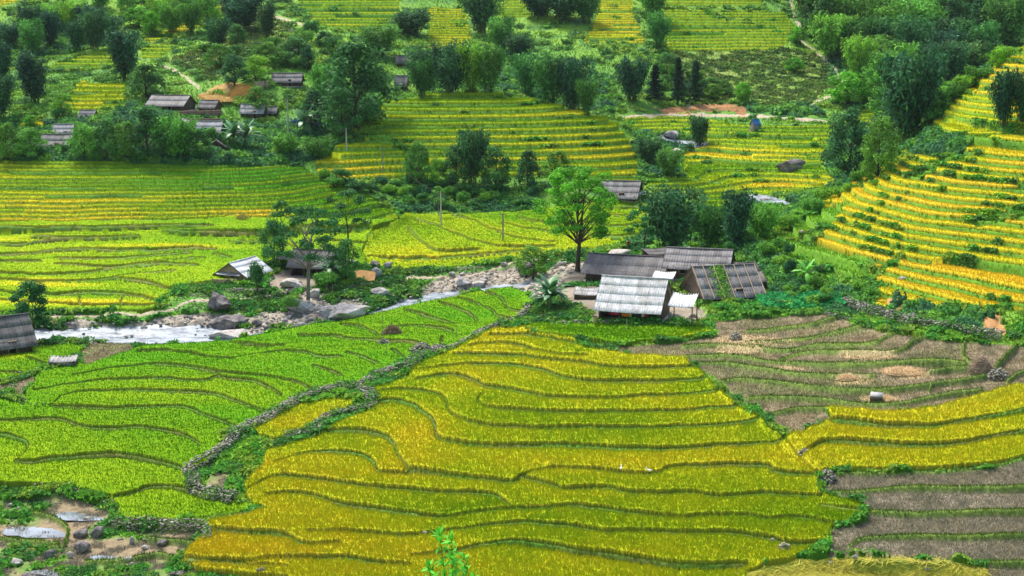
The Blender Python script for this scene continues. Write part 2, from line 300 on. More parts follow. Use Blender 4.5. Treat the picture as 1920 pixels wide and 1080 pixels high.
for s in ([(1400,622),(1450,618),(1500,612),(1540,603),(1572,594)],[(1400,645),(1500,638),(1540,630),(1580,620),(1622,608)],
 [(1280,650),(1340,648),(1420,655),(1480,658),(1530,648),(1600,647),(1640,643),(1660,630),(1684,620)],
 [(1460,676),(1520,662),(1600,660),(1660,662),(1690,655),(1710,640),(1745,628)],
 [(1285,670),(1340,668),(1400,672),(1450,680),(1520,683),(1600,684),(1680,680),(1750,675),(1810,682)],
 [(1310,682),(1370,683),(1430,692),(1480,700),(1560,706),(1640,704)],[(1740,695),(1780,690),(1825,690)],
 [(1345,718),(1400,713),(1460,718),(1520,727),(1580,732),(1650,732),(1720,725),(1780,715),(1845,705)],
 [(1385,752),(1440,747),(1500,747),(1560,753),(1620,760),(1680,758),(1740,745),(1790,735),(1840,730)],
 [(1425,785),(1460,775),(1500,768),(1550,768)],[(1812,635),(1805,650),(1808,670),(1830,685)],[(1910,640),(1890,660),(1865,690)],[(2000,670),(1920,695),(1890,712)],
 [(1740,730),(1745,722)],
 [(1560,925),(1600,925),(1640,920),(1700,916),(1780,917),(1860,915),(1920,915),(2100,912)],[(1540,950),(1620,962),(1700,966),(1800,962),(1920,960),(2100,958)],
 [(1590,1028),(1620,1012),(1700,1008),(1800,1008),(1920,1005),(2100,1003)],[(1600,1052),(1700,1055),(1800,1058),(1920,1055),(2100,1053)],
 [(1545,890),(1650,888),(1760,886),(1850,878),(1920,862)],
 [(45,958),(90,968),(120,985),(125,1010),(118,1025)],[(-40,1012),(40,1015),(110,1020)],[(20,1030),(80,1030),(110,1025)],[(160,1055),(230,1050),(300,1040),(330,1055)],[(280,1010),(330,1015),(370,1020)],
 [(320,1045),(400,1062),(540,1066)],[(210,978),(300,990),(380,992)]):
    line(DG, *s)
for s in ([(60,598),(150,594),(240,590),(300,582),(350,568),(400,562),(450,560),(520,552),(560,540)],
          [(760,522),(830,520),(880,516),(940,502),(985,490),(1010,488)],[(310,125),(330,133),(350,145),(372,163)],
          [(1160,219),(1300,215),(1400,216),(1500,222),(1550,228)],[(1475,-20),(1490,35),(1500,50),(1505,75),(1540,105),(1560,125),(1580,155)],
          [(480,20),(530,35),(560,43),(575,52)],[(1580,155),(1560,175),(1520,195)],
          [(1290,196),(1292,200)]):
    line(DP, *s)
line(DP, (1160,219),(1225,214),(1300,215), w0=1)
# ---------------------------------------------------------------- the ground grid (fan of rows and columns), terraced
DENS = 1.0
nu = int(1330*DENS); nw = int(1440*DENS)
u_d = np.linspace(-0.435, 0.435, nu)
ue = 0.435 + np.cumsum(np.linspace(0.004, 0.05, 30)); u_all = np.concatenate([-ue[::-1], u_d, ue])
# rows: denser where the eye looks along the ground
w_d = np.linspace(math.log(97), math.log(478), nw)
wn_ = np.linspace(math.log(4.2), math.log(97), 90)[:-1]; wf = np.linspace(math.log(478), math.log(1450), 60)[1:]
w_all = np.concatenate([wn_, w_d, wf])
NI, NJ = len(u_all), len(w_all)
UU, WW = np.meshgrid(u_all, w_all, indexing='ij')
GY = np.exp(WW); GX = UU*GY
Z0 = zbase(GX, GY)
PX, PY = project(GX, GY, Z0)
# small wobble so traced borders look hand-dug
wob = 2.2
mx = np.clip((PX + wob*(vnoise(GX*0.5, GY*0.5, 5)-.5)*2 + OX), 0, MW-1).astype(int); my = np.clip((PY + 0.7*wob*(vnoise(GX*0.5, GY*0.5, 9)-.5)*2 + OY), 0, MH-1).astype(int)
G = LAB[my, mx].copy()
mx2 = np.clip(PX + 34*(fbm(GX/9, GY/9, 15, 3)-.5)*2 + OX, 0, MW-1).astype(int); my2 = np.clip(PY + 16*(fbm(GX/9, GY/9, 19, 3)-.5)*2 + OY, 0, MH-1).astype(int)
G2 = LAB[my2, mx2]; soft = [SCRUB, DENSE, MEAD, BANK, OLIV, GRV, DIRT]
sm = np.isin(G, soft) & np.isin(G2, soft); G[sm] = G2[sm]; gDL = DL[my, mx]; gDG = DG[my, mx]; gDP = DP[my, mx]
inside = (PX > -OX+5) & (PX < W0+OX-5) & (PY > -OY+5) & (PY < H0+390) & (GY > 92) & (GY < 520)
G[~inside] = SCRUB
_nn = fbm(GX/1.1, GY/1.1, 203, 2); G[(G == DIRT) & (PX > 1600) & (_nn > .60)] = DENSE
# behind crests the map sheet repeats: plain scrub there
hid_m = (GY > 306) & (np.isin(G, [MND, OLIV])) ; G[hid_m] = SCRUB
hid_r = (np.isin(G, [RGT, OLIV, DIRT])) & (PX > 1400) & (GY > 262); G[hid_r] = DENSE
hid_f = np.isin(G, [DENSE, H_G, H_Y, H_P]) & False
gDL[~inside] = 60; gDG[~inside] = 60; gDP[~inside] = 60
gDP[(GY > 255) & (gDP < 60) & (PY > 560)] = 60
# terraces dug along contours
TERR = {VAL: (0.5, 0.30, 26), MND: (1.2, 0.42, 30), RGT: (0.84, 0.42, 30), TFD: (0.62, 0.36, 26), H_Y: (0.62, 0.42, 18), H_G: (0.8, 0.45, 22), H_P: (.8, 0.45, 22), OLIV: (1.1, 0.45, 18)}
ZT = Z0.copy(); FR = np.zeros_like(Z0); KK = np.zeros_like(Z0)
nz1 = fbm(GX/22, GY/22, 31, 2)-.5; nz2 = fbm(GX/7, GY/7, 47, 2)-.5
slope = np.abs(np.gradient(Z0, axis=1)/np.gradient(GY, axis=1))
RFM = np.full_like(Z0, .3)
for k, (st, rf, Ln) in TERR.items():
    m = G == k
    if not m.any(): continue
    x, y = GX[m], GY[m]
    amp = {VAL: 1.5, MND: 0.35, RGT: 0.8, TFD: 0.9, H_Y: 0.5, H_G: 0.5, H_P: .5, OLIV: 0.5}[k]
    t = Z0[m]/st + amp*nz1[m] + 0.25*amp*nz2[m]
    kk = np.floor(t); fr = t-kk
    pr = np.floor(t/2); mg = hash01(pr, np.floor(x/Ln+pr*.37+1.2*vnoise(x/9, y/9, 88)), 60+k) < {VAL: .30, RGT: .16, TFD: .3, MND: .08}.get(k, .25)
    kk = np.where(mg, pr*2, kk); sp = np.where(mg, 2.0, 1.0); fr = (t-kk)/sp
    rw = {VAL: .42, MND: .6, RGT: .62, TFD: .5}.get(k, .7); rf = np.clip(rw*slope[m]/st/sp**.5, .06, .46); RFM[m] = rf
    riser = sstep(1-rf, 0.98, fr)
    ZT[m] = st*(kk+sp*riser - amp*nz1[m] - 0.25*amp*nz2[m]); FR[m] = fr; KK[m] = kk
def blur_mask(m, n=6):
    f = m.astype(np.float64)
    for ax in (0, 1):
        for _ in range(2):
            c = np.cumsum(f, axis=ax); s = np.roll(c, -n, axis=ax)-np.roll(c, n+1, axis=ax)
            sl = [slice(None)]*2; sl[ax] = slice(n+1, -n)
            g = f.copy(); g[tuple(sl)] = (s/(2*n+1))[tuple(sl)]; f = g
    return f
# flat plots between traced bunds: levelling that stops at bunds
barrier = ((gDL < 2.0) | (gDG < 2.6))
flat = np.isin(G, [GRN, YEL, STB, WET, FRM, YR2, CEN, VLO, MUD, STRAW, YARD])
def level(z, sig_u=130, sig_w=55, its=3):
    J = z.copy()
    lab = np.where(flat, G, 255)
    okw = (~barrier[:, 1:]) & (~barrier[:, :-1]) & (lab[:, 1:] == lab[:, :-1]) & flat[:, 1:]
    oku = (~barrier[1:, :]) & (~barrier[:-1, :]) & (lab[1:, :] == lab[:-1, :]) & flat[1:, :]
    for it in range(its):
        s = math.sqrt(3)*2**(its-it-1)/math.sqrt(4**its-1)
        aw = np.exp(-1.414/(sig_w*s*2)); au = np.exp(-1.414/(sig_u*s*2))
        wt = okw*aw
        for j in range(1, NJ): J[:, j] += wt[:, j-1]*(J[:, j-1]-J[:, j])
        for j in range(NJ-2, -1, -1): J[:, j] += wt[:, j]*(J[:, j+1]-J[:, j])
        wt = oku*au
        for i in range(1, NI): J[i] += wt[i-1]*(J[i-1]-J[i])
        for i in range(NI-2, -1, -1): J[i] += wt[i]*(J[i+1]-J[i])
    return J
ZL = level(Z0)
bar = barrier & flat
for _ in range(3):
    Zb = ZL.copy(); Zb[1:-1, 1:-1] = (ZL[2:, 1:-1]+ZL[:-2, 1:-1]+ZL[1:-1, 2:]+ZL[1:-1, :-2])/4
    ZL = np.where(bar, Zb, ZL)
sameu = np.zeros((NI, NJ)); c_ = (G[1:-1, 1:-1] == G[2:, 1:-1]) & (G[1:-1, 1:-1] == G[:-2, 1:-1]) & (G[1:-1, 1:-1] == G[1:-1, 2:]) & (G[1:-1, 1:-1] == G[1:-1, :-2])
sameu[1:-1, 1:-1] = c_*1.0
LBW = sstep(.72, 1.0, blur_mask(sameu > .5, 5))
AMT = np.where(np.isin(G, [STB, MUD]), .45, np.where(G == WET, .5, np.where(np.isin(G, [YEL, GRN]), .62, .8)))
ZT = np.where(flat, Z0+(ZL-Z0)*AMT*LBW, ZT)
# bunds stand a little proud of the plots, river bed is cut down
ZT += np.where(flat, 0.12*np.exp(-(gDL/3.2)**2), 0) + np.where(flat, 0.22*np.exp(-(gDG/2.8)**2), 0)
rivm = blur_mask(G == RIV, 7)
ZT -= 0.9*sstep(0.15, 0.8, rivm)
rough = fbm(GX/1.3, GY/1.3, 77, 3)-.5
big = fbm(GX/6, GY/6, 91, 3)-.5
isr = np.isin(G, [GRV, RIV]); ZT += np.where(isr, 0.9*rough, 0)
isc = np.isin(G, [SCRUB, DENSE, BANK]); ZT += np.where(isc, 1.0*big+0.4*rough, 0)
ZT += np.where(G == MEAD, .5*big, 0)
ZT += np.where(G == DIRT, 0.8*rough, 0)
ZT += 0.05*(fbm(GX/.35, GY/.35, 12, 2)-.5)
ZT = np.where(gDP < 3, ZT-0.05, ZT)
def zground(x, y):
    "height of the finished ground at world x, y"
    x = np.asarray(x, float); y = np.asarray(y, float)
    fu = np.interp(x/y, u_all, np.arange(NI)); fw = np.interp(np.log(y), w_all, np.arange(NJ))
    i = np.clip(fu.astype(int), 0, NI-2); j = np.clip(fw.astype(int), 0, NJ-2); a = fu-i; b = fw-j
    return (ZT[i, j]*(1-a)+ZT[i+1, j]*a)*(1-b)+(ZT[i, j+1]*(1-a)+ZT[i+1, j+1]*a)*b
def hit(px, py, dmin=96, dmax=560):
    "first place where the line of sight meets the ground"
    dx, dy, dz = ray(px, py)
    D = np.exp(np.linspace(math.log(dmin), math.log(dmax), 2600)); t = D/dy
    z = zground(dx*t, D); below = (CAMZ+dz*t) < z
    n = int(np.argmax(below)) if below.any() else len(D)-1
    return float(dx*t[n]), float(D[n]), float(z[n])
# ---------------------------------------------------------------- colours of the ground and crops
def rgb(r, g, b): return np.array([r, g, b], float)
n5 = fbm(GX/5, GY/5, 201, 3); n25 = fbm(GX/25, GY/25, 202, 3); n1 = fbm(GX/1.1, GY/1.1, 203, 2); wh = np.random.RandomState(3).rand(NI, NJ)
COL = np.zeros((NI, NJ, 3))
def mixc(a, b, t): t = np.clip(t, 0, 1)[..., None]; return a*(1-t)+b*t
grass_a, grass_b, grass_c = rgb(.10,.24,.03), rgb(.17,.32,.035), rgb(.06,.17,.04)
COL[:] = mixc(mixc(grass_a, grass_b, (n25-.35)*3), grass_c, (n5-.5)*3.2)
def setc(k, c):
    m = G == k; COL[m] = c[m] if c.ndim == 3 else c
setc(DENSE, mixc(rgb(.04,.13,.03), rgb(.07,.20,.03), (n5-.35)*3))
setc(MEAD, mixc(mixc(rgb(.17,.27,.05), rgb(.22,.28,.07), (n25-.4)*4), rgb(.10,.20,.04), (n5-.5)*4))
setc(BANK, mixc(rgb(.10,.26,.03), rgb(.20,.22,.08), (n5-.4)*4))
riserg = mixc(rgb(.12,.27,.02), rgb(.075,.19,.02), (n5-.4)*4)
for k in (VAL, VLO, MND, RGT, TFD, H_Y, H_G, H_P, OLIV, CEN, GRN, YEL, FRM, YR2): setc(k, riserg)
setc(YEL, mixc(rgb(.10,.20,.02), rgb(.15,.17,.03), (n5-.4)*4)); setc(YR2, mixc(rgb(.10,.20,.02), rgb(.15,.17,.03), (n5-.4)*4))
stub = mixc(mixc(rgb(.23,.185,.11), rgb(.165,.165,.075), (n5-.4)*5), rgb(.11,.095,.06), (n1-.5)*4)
wet = mixc(mixc(rgb(.20,.17,.115), rgb(.13,.11,.065), (n5-.35)*4), rgb(.085,.08,.045), (n1-.45)*5)
wetness = np.zeros((NI, NJ))
setc(STB, np.where((sstep(.35,.7,n25+0.0008*(PY-690)))[..., None] > .5, mixc(stub, wet, np.full_like(n5, .5)), stub)); setc(WET, wet)
mud = mixc(mixc(rgb(.22,.17,.10), rgb(.12,.20,.04), (n5-.44)*7), rgb(.09,.075,.05), (n1-.5)*5); setc(MUD, mud)
setc(STRAW, mixc(rgb(.48,.42,.07), rgb(.34,.36,.05), (n5-.4)*4))
setc(DIRT, mixc(mixc(rgb(.38,.20,.08), rgb(.24,.12,.05), (n5-.4)*4), rgb(.15,.14,.05), (n1-.62)*6))
m = (G == DIRT) & (PX < 600); COL[m] = mixc(mixc(rgb(.42,.25,.07), rgb(.25,.20,.06), (n5-.5)*5), rgb(.3,.2,.08), n1)[m]
setc(YARD, mixc(rgb(.25,.21,.16), rgb(.15,.13,.09), (n5-.4)*4))
setc(GRV, mixc(mixc(rgb(.36,.31,.24), rgb(.22,.19,.15), (n1-.4)*4), rgb(.07,.15,.03), (n5-.56)*8)); setc(RIV, rgb(.18,.18,.17)*np.ones((NI,NJ,1)))
# grassy bunds
gb = np.exp(-(gDG/2.9)**2); COL = mixc(COL, mixc(rgb(.15,.21,.04), rgb(.10,.16,.03), n1*1.3-.2), np.where(flat, gb*1.4, 0))
gl = np.exp(-(gDL/3.4)**2); COL = mixc(COL, mixc(rgb(.09,.19,.02), rgb(.13,.14,.03), (n5-.4)*3), np.where(flat, gl*1.2, 0))
for (sx, sy, rx, ry) in ((1400,640,75,14),(1385,655,60,8),(1595,712,38,12),(1700,697,48,9),(1650,747,40,9),(1630,665,60,7),(1480,690,30,5)):
    d = np.hypot((PX-sx)/rx, (PY-sy)/ry) + (n1-.5)*.7
    COL = mixc(COL, rgb(.50,.37,.20), np.where(G == STB, sstep(1.2, .6, d)*.75, 0))
COL *= 1.15*(0.86+0.28*wh)[..., None]
PN = level(fbm(GX/7, GY/3.5, 333, 2), 130, 55, 2); PN = np.clip((PN-PN[flat].mean())/PN[flat].std(), -2, 2)
# ---------------------------------------------------------------- crops
RICE = {VAL: .40, VLO: .40, MND: .6, RGT: .48, TFD: .42, H_Y: .55, H_G: .5, H_P: .5, CEN: .38, GRN: .36, YEL: .42, FRM: .55, YR2: .5}
gapL = {GRN: 2.2, YEL: 2.6, FRM: 2.6, YR2: 3.2, CEN: 1.3, VLO: 1.5}
ripe = np.zeros((NI, NJ))     # 0 fresh green .. 1 gold
KH = lambda seed, L: hash01(KK, np.floor(GX/L + 1.7*vnoise(KK*.37, GX/60, seed)+KK*.61), seed)
def blobs(base, *bl):
    r = base + 0*GX
    for (sx, sy, rx, ry, v) in bl:
        r = r + v*np.exp(-((PX-sx)/rx)**2-((PY-sy)/ry)**2)
    return r
vv = blobs(.32, (0,380,330,90,.30),(330,330,420,30,-.35),(620,400,140,80,-.28),(260,440,260,50,.22),(60,575,200,22,.9),(230,570,100,18,.6),(300,465,130,8,.55),(450,400,90,12,.5),(0,470,200,40,.15),(420,500,120,40,-.25),(500,405,60,9,.6),(380,630,200,60,-.3),(120,545,120,10,.4))
ripe = np.where(G == VAL, vv + .55*(KH(3, 30)-.5) + .25*(n25-.5), ripe)
ripe = np.where(G == VLO, blobs(.20, (310,462,125,6,.62),(0,445,80,12,.45),(90,535,110,9,.55),(120,570,190,9,.75),(40,470,80,10,.2),(300,503,90,7,.2),(430,440,120,20,-.12)) + .22*(n25-.5)+.10*(n5-.5), ripe)
ripe = np.where(G == MND, blobs(.52, (760,250,120,60,-.15),(640,318,80,25,.45),(1130,300,120,60,.12)) + .3*(KH(4, 45)-.5), ripe)
ripe = np.where(G == RGT, blobs(.93, (1800,230,160,60,-.42),(1900,90,80,30,-.3)) + .34*(KH(5, 45)-.5), ripe)
ripe = np.where(G == TFD, blobs(.30, (1400,290,130,14,.50),(1300,278,60,20,.3),(1480,345,110,12,.7),(1450,315,140,12,-.15),(1600,215,60,30,.1)) + .35*(KH(6, 30)-.5), ripe)
ripe = np.where(G == H_Y, .62 + .5*(KH(7, 30)-.5), ripe); ripe = np.where(G == H_G, .33 + .35*(KH(8, 30)-.5), ripe)
ripe = np.where(G == H_P, .38 + .2*(KH(8, 30)-.5), ripe)
ripe = np.where(G == CEN, blobs(.36, (760,480,110,35,.28),(870,430,60,25,.15),(1000,410,90,20,-.25),(900,505,160,8,-.25)) + .3*(n25-.5), ripe)
ripe = np.where(G == GRN, blobs(.10, (300,740,170,28,.22),(450,745,60,20,.10),(560,655,100,25,.08),(60,860,200,80,.16),(330,900,220,60,.14),(700,640,80,30,.05),(850,590,120,30,-.12),(10,672,50,6,.5)) + .22*(n25-.5)+.12*(n5-.5), ripe)
ripe = np.where(G == FRM, blobs(.04, (1300,632,60,8,.4),(1000,622,40,8,.3)) + .15*(n25-.5), ripe)
ripe = np.where(G == YEL, blobs(.63, (1000,650,140,18,-.06),(960,770,80,30,-.12),(780,830,60,60,.18),(560,1000,140,60,.06),(420,1030,110,30,.06),(1000,870,400,25,.12),(560,790,90,30,.22),(1100,960,160,25,-.02),(1450,990,120,30,-.10),(1000,1050,500,30,.10),(650,820,50,20,-.1),(1350,700,80,40,.02)) + .42*(n25-.5)+.25*(n5-.5), ripe)
ripe = np.where(G == YR2, .66 + .25*(n25-.5)+.15*(n5-.5), ripe)
n06 = fbm(GX/.55, GY/.4, 205, 2); ripe += .05*(wh-.5) + np.where(G == GRN, .08, .16)*(n06-.5) + .12*(n1-.5)
ripe += np.where(G == YEL, .05, np.where(np.isin(G, [VLO, CEN]), .09, np.where(G == GRN, .075, np.where(G == YR2, .05, 0))))*PN
RAMP_T = np.array([-.2, .12, .38, .62, .85, 1.15])
RAMP_C = np.array([[.085,.31,.010],[.155,.31,.008],[.26,.39,.010],[.44,.48,.014],[.56,.49,.020],[.68,.48,.03]])
def ramp(r): return np.stack([np.interp(r, RAMP_T, RAMP_C[:, c]) for c in range(3)], -1)
cropm = np.zeros((NI, NJ), bool)
for k in RICE:
    m = G == k
    if k in TERR:
        ok = (FR < 1-RFM+.02) & (FR > 0.05)
        # weedy gaps here and there
        ok &= (fbm(GX/9, GY/3.5, 61+k, 2) < (.70 if k in (RGT,) else (.95 if k == MND else .80)))
    else: ok = gDL > gapL[k]*(0.8+0.5*n5)
    if k in (YEL, GRN): ok &= (n1 < .93)
    cropm |= m & ok & (gDG > 3.5) & (gDP > 3)
print('terrain arrays', NI, NJ, round(time.time()-T0, 1))
# ---------------------------------------------------------------- mesh and material helpers
COLL = scn.collection
def mesh_np(name, V, Fs, mat=None, parent=None, col=None, smooth=False, loc=None):
    "V (n,3); Fs: list of int arrays of shape (m,3) or (m,4)"
    if not isinstance(Fs, (list, tuple)): Fs = [Fs]
    Fs = [np.asarray(f, np.int32) for f in Fs if len(f)]
    me = bpy.data.meshes.new(name)
    me.vertices.add(len(V)); me.vertices.foreach_set('co', np.ascontiguousarray(V, np.float32).ravel())
    nl = sum(f.size for f in Fs); npol = sum(len(f) for f in Fs)
    me.loops.add(nl); me.polygons.add(npol)
    me.loops.foreach_set('vertex_index', np.concatenate([f.ravel() for f in Fs]))
    tot = np.concatenate([np.full(len(f), f.shape[1], np.int32) for f in Fs])
    st = np.concatenate([[0], np.cumsum(tot)[:-1]]).astype(np.int32)
    me.polygons.foreach_set('loop_start', st)
    try: me.polygons.foreach_set('loop_total', tot)
    except Exception: pass
    if smooth: me.polygons.foreach_set('use_smooth', np.ones(npol, bool))
    if col is not None:
        a = me.color_attributes.new('Col', 'FLOAT_COLOR', 'POINT')
        c4 = np.ones((len(V), 4), np.float32); c4[:, :3] = col; a.data.foreach_set('color', c4.ravel())
    me.update(calc_edges=True)
    if mat is not None: me.materials.append(mat)
    o = bpy.data.objects.new(name, me); COLL.objects.link(o)
    if parent is not None: o.parent = parent
    if loc is not None: o.location = loc
    return o
def tag(o, label=None, cat=None, group=None, kind=None):
    if label: o['label'] = label
    if cat: o['category'] = cat
    if group: o['group'] = group
    if kind: o['kind'] = kind
    return o
def empty(name, loc, rz=0, label=None, cat=None, group=None, s=1):
    o = bpy.data.objects.new(name, None); COLL.objects.link(o); o.location = loc; o.rotation_euler = (0, 0, rz); o.scale = (s, s, s)
    o.empty_display_size = .5
    return tag(o, label, cat, group)
def new_mat(name):
    m = bpy.data.materials.new(name); m.use_nodes = True
    nt = m.node_tree; b = nt.nodes.get('Principled BSDF') or nt.nodes.new('ShaderNodeBsdfPrincipled')
    return m, nt, b
def ncoord(nt, scale=(1, 1, 1), obj=True):
    tc = nt.nodes.new('ShaderNodeTexCoord'); mp = nt.nodes.new('ShaderNodeMapping'); mp.inputs['Scale'].default_value = scale
    nt.links.new(tc.outputs['Object'], mp.inputs[0]); return mp.outputs[0]
def nnoise(nt, vec, scale, detail=3, rough=.55):
    n = nt.nodes.new('ShaderNodeTexNoise'); n.inputs['Scale'].default_value = scale; n.inputs['Detail'].default_value = detail; n.inputs['Roughness'].default_value = rough
    nt.links.new(vec, n.inputs['Vector']); return n.outputs[0]
def nramp(nt, fac, stops):
    r = nt.nodes.new('ShaderNodeValToRGB'); el = r.color_ramp.elements
    while len(el) < len(stops): el.new(.5)
    for e, (p, c) in zip(el, stops): e.position = p; e.color = (c[0], c[1], c[2], 1) if hasattr(c, '__len__') else (c, c, c, 1)
    nt.links.new(fac, r.inputs[0]); return r.outputs[0]
def nmul(nt, a, b, fac=1.0, mode='MULTIPLY'):
    m = nt.nodes.new('ShaderNodeMix'); m.data_type = 'RGBA'; m.blend_type = mode; m.inputs[0].default_value = fac
    nt.links.new(a, m.inputs[6])
    if hasattr(b, '__len__'): m.inputs[7].default_value = (*b, 1)
    else: nt.links.new(b, m.inputs[7])
    return m.outputs[2]
def nbump(nt, b, h, dist=.05, st=.6):
    bp = nt.nodes.new('ShaderNodeBump'); bp.inputs['Distance'].default_value = dist; bp.inputs['Strength'].default_value = st
    nt.links.new(h, bp.inputs['Height']); nt.links.new(bp.outputs[0], b.inputs['Normal'])
def mat_attr(name, scale=3.0, lo=.7, hi=1.25, rough=.9, bump=.06, spec=.15, transl=0):
    m, nt, b = new_mat(name); v = ncoord(nt)
    at = nt.nodes.new('ShaderNodeAttribute'); at.attribute_name = 'Col'
    n = nnoise(nt, v, scale, 4, .65); c = nmul(nt, at.outputs['Color'], nramp(nt, n, [(.3, lo), (.7, hi)]))
    nt.links.new(c, b.inputs['Base Color']); b.inputs['Roughness'].default_value = rough; b.inputs['Specular IOR Level'].default_value = spec
    if bump: nbump(nt, b, n, bump)
    if transl:
        t = nt.nodes.new('ShaderNodeBsdfTranslucent'); nt.links.new(c, t.inputs[0])
        mx_ = nt.nodes.new('ShaderNodeMixShader'); mx_.inputs[0].default_value = transl
        out = [n_ for n_ in nt.nodes if n_.type == 'OUTPUT_MATERIAL'][0]
        nt.links.new(b.outputs[0], mx_.inputs[1]); nt.links.new(t.outputs[0], mx_.inputs[2]); nt.links.new(mx_.outputs[0], out.inputs[0])
    return m
def mat_plain(name, c1, c2, scale=2.0, rough=.85, bump=.02, stretch=(1, 1, 1), spec=.2, metal=0):
    m, nt, b = new_mat(name); v = ncoord(nt, stretch)
    n = nnoise(nt, v, scale, 4, .6); c = nramp(nt, n, [(.32, c1), (.68, c2)])
    nt.links.new(c, b.inputs['Base Color']); b.inputs['Roughness'].default_value = rough; b.inputs['Specular IOR Level'].default_value = spec; b.inputs['Metallic'].default_value = metal
    if bump: nbump(nt, b, n, bump)
    return m
M_GROUND = mat_attr('ground_earth_and_grass', 2.2, .72, 1.25, bump=.12)
M_RICE = mat_attr('rice_crop', 4.0, .85, 1.2, rough=.9, bump=.08, spec=.03)
M_BLADE = mat_attr('rice_blades', 1.0, .9, 1.1, rough=.75, bump=0, transl=.16, spec=.02)
M_LEAF = mat_attr('leaves', 1.5, .8, 1.2, rough=.75, bump=0, spec=.12, transl=.3)
def leaf_variety():
    nt = M_LEAF.node_tree; b = [n for n in nt.nodes if n.type == 'BSDF_PRINCIPLED'][0]; t = [n for n in nt.nodes if n.type == 'BSDF_TRANSLUCENT'][0]
    src = b.inputs['Base Color'].links[0].from_socket; oi = nt.nodes.new('ShaderNodeObjectInfo'); r = nramp(nt, oi.outputs['Random'], [(0, (.70,.76,.95)), (.4, (1,1,1)), (.75, (1.35,1.12,.85)), (1, (1.7,1.25,.8))]); c = nmul(nt, src, r)
    nt.links.new(c, b.inputs['Base Color']); nt.links.new(c, t.inputs[0])
leaf_variety()
IDX = np.arange(NI*NJ).reshape(NI, NJ)
def grid_faces(m):
    "quads with any corner in mask m"
    q = m[:-1, :-1] | m[1:, :-1] | m[1:, 1:] | m[:-1, 1:]
    i, j = np.nonzero(q)
    return np.stack([IDX[i, j], IDX[i+1, j], IDX[i+1, j+1], IDX[i, j+1]], 1)
def sheet(name, m, z, col, mat, extra=None, smooth=True):
    F = grid_faces(m); u, inv = np.unique(F.ravel(), return_inverse=True)
    V = np.stack([GX.ravel()[u], GY.ravel()[u], z.ravel()[u]], 1); C = col.reshape(-1, 3)[u]; F = inv.reshape(F.shape)
    Fs = [F]
    if extra is not None and len(extra[0]):
        eV, eF, eC = extra; Fs.append(eF+len(V)); V = np.vstack([V, eV]); C = np.vstack([C, eC])
    o = mesh_np(name, V, Fs, mat, col=C)
    if smooth:
        s = np.zeros(sum(len(f) for f in Fs), bool); s[:len(F)] = True; o.data.polygons.foreach_set('use_smooth', s)
    return o
RS = np.random.RandomState(11)
def blades(mask, n, top, h, w, colf, tri=True, lean=.35, seed=0):
    "n upright leaf blades standing on surface 'top' within mask"
    rs = np.random.RandomState(seed); ii, jj = np.nonzero(mask)
    if len(ii) == 0 or n == 0: return np.zeros((0, 3)), np.zeros((0, 3), int), np.zeros((0, 3))
    s = rs.randint(0, len(ii), n); i = ii[s]; j = jj[s]
    i2 = np.clip(i+1, 0, NI-1); j2 = np.clip(j+1, 0, NJ-1)
    a = rs.rand(n); b = rs.rand(n)
    x = GX[i, j]+(GX[i2, j]-GX[i, j])*a; y = GY[i, j]+(GY[i, j2]-GY[i, j])*b; z = top[i, j]
    ang = rs.rand(n)*np.pi; hh = h*(.5+.9*rs.rand(n))
    if np.ndim(h): hh = h[i, j]*(.5+.9*rs.rand(n))
    ww = w*(.6+.8*rs.rand(n)); cx = np.cos(ang)*ww; cy = np.sin(ang)*ww
    lx = (rs.rand(n)-.5)*2*lean*hh; ly = (rs.rand(n)-.5)*2*lean*hh
    V = np.stack([np.stack([x-cx, y-cy, z-.05], 1), np.stack([x+cx, y+cy, z-.05], 1), np.stack([x+lx, y+ly, z+hh], 1)], 1).reshape(-1, 3)
    F = np.arange(3*n).reshape(n, 3)
    c = colf[i, j]*(.90+.20*rs.rand(n))[:, None]; C = np.repeat(c, 3, 0)
    return V, F, C
# ---------------------------------------------------------------- ground sheet
gF = grid_faces(np.ones((NI, NJ), bool))
ground = mesh_np('ground', np.stack([GX.ravel(), GY.ravel(), ZT.ravel()], 1), [gF], M_GROUND, col=COL.reshape(-1, 3), smooth=True)
tag(ground, 'terraced valley ground with bunds, grass banks, stubble plots and hillsides', kind='structure')
# ---------------------------------------------------------------- rice
ricecol = ramp(ripe)
RNAMES = {GRN: ('green_rice', 'bright green rice in winding plots left of the stone wall', 210000, .20, .035),
 YEL: ('golden_rice', 'yellow-gold rice in the wide curving plots at the centre front', 330000, .30, .04),
 FRM: ('green_rice', 'fresh green rice strip just before the white-roofed farmhouse', 12000, .26, .04),
 YR2: ('golden_rice', 'golden rice bands between the stubble plots at front right', 46000, .30, .04),
 CEN: ('green_rice', 'lime green rice on the flat plots beyond the river', 60000, .22, .05),
 VLO: ('terrace_rice', 'lime green and gold rice in the larger plots above the left river bank', 60000, .2, .05),
 VAL: ('terrace_rice', 'yellow and green striped rice terraces left beyond the river', 80000, .22, .06),
 MND: ('terrace_rice', 'rice on the stepped mound in the middle of the valley', 60000, .3, .07),
 RGT: ('terrace_rice', 'golden rice bands on the curved terraces of the right hill', 110000, .24, .05),
 TFD: ('terrace_rice', 'striped rice plots round the big boulder upstream', 30000, .3, .08),
 H_Y: ('terrace_rice', 'yellow rice terraces high on the far hillside', 20000, .3, .1),
 H_G: ('terrace_rice', 'dull green rice terraces high on the far hillside', 16000, .3, .1),
 H_P: ('terrace_rice', 'pale green smooth terraces at the very top edge', 5000, .3, .1)}
vis = (PX > -170) & (PX < W0+170) & (PY < H0+60)
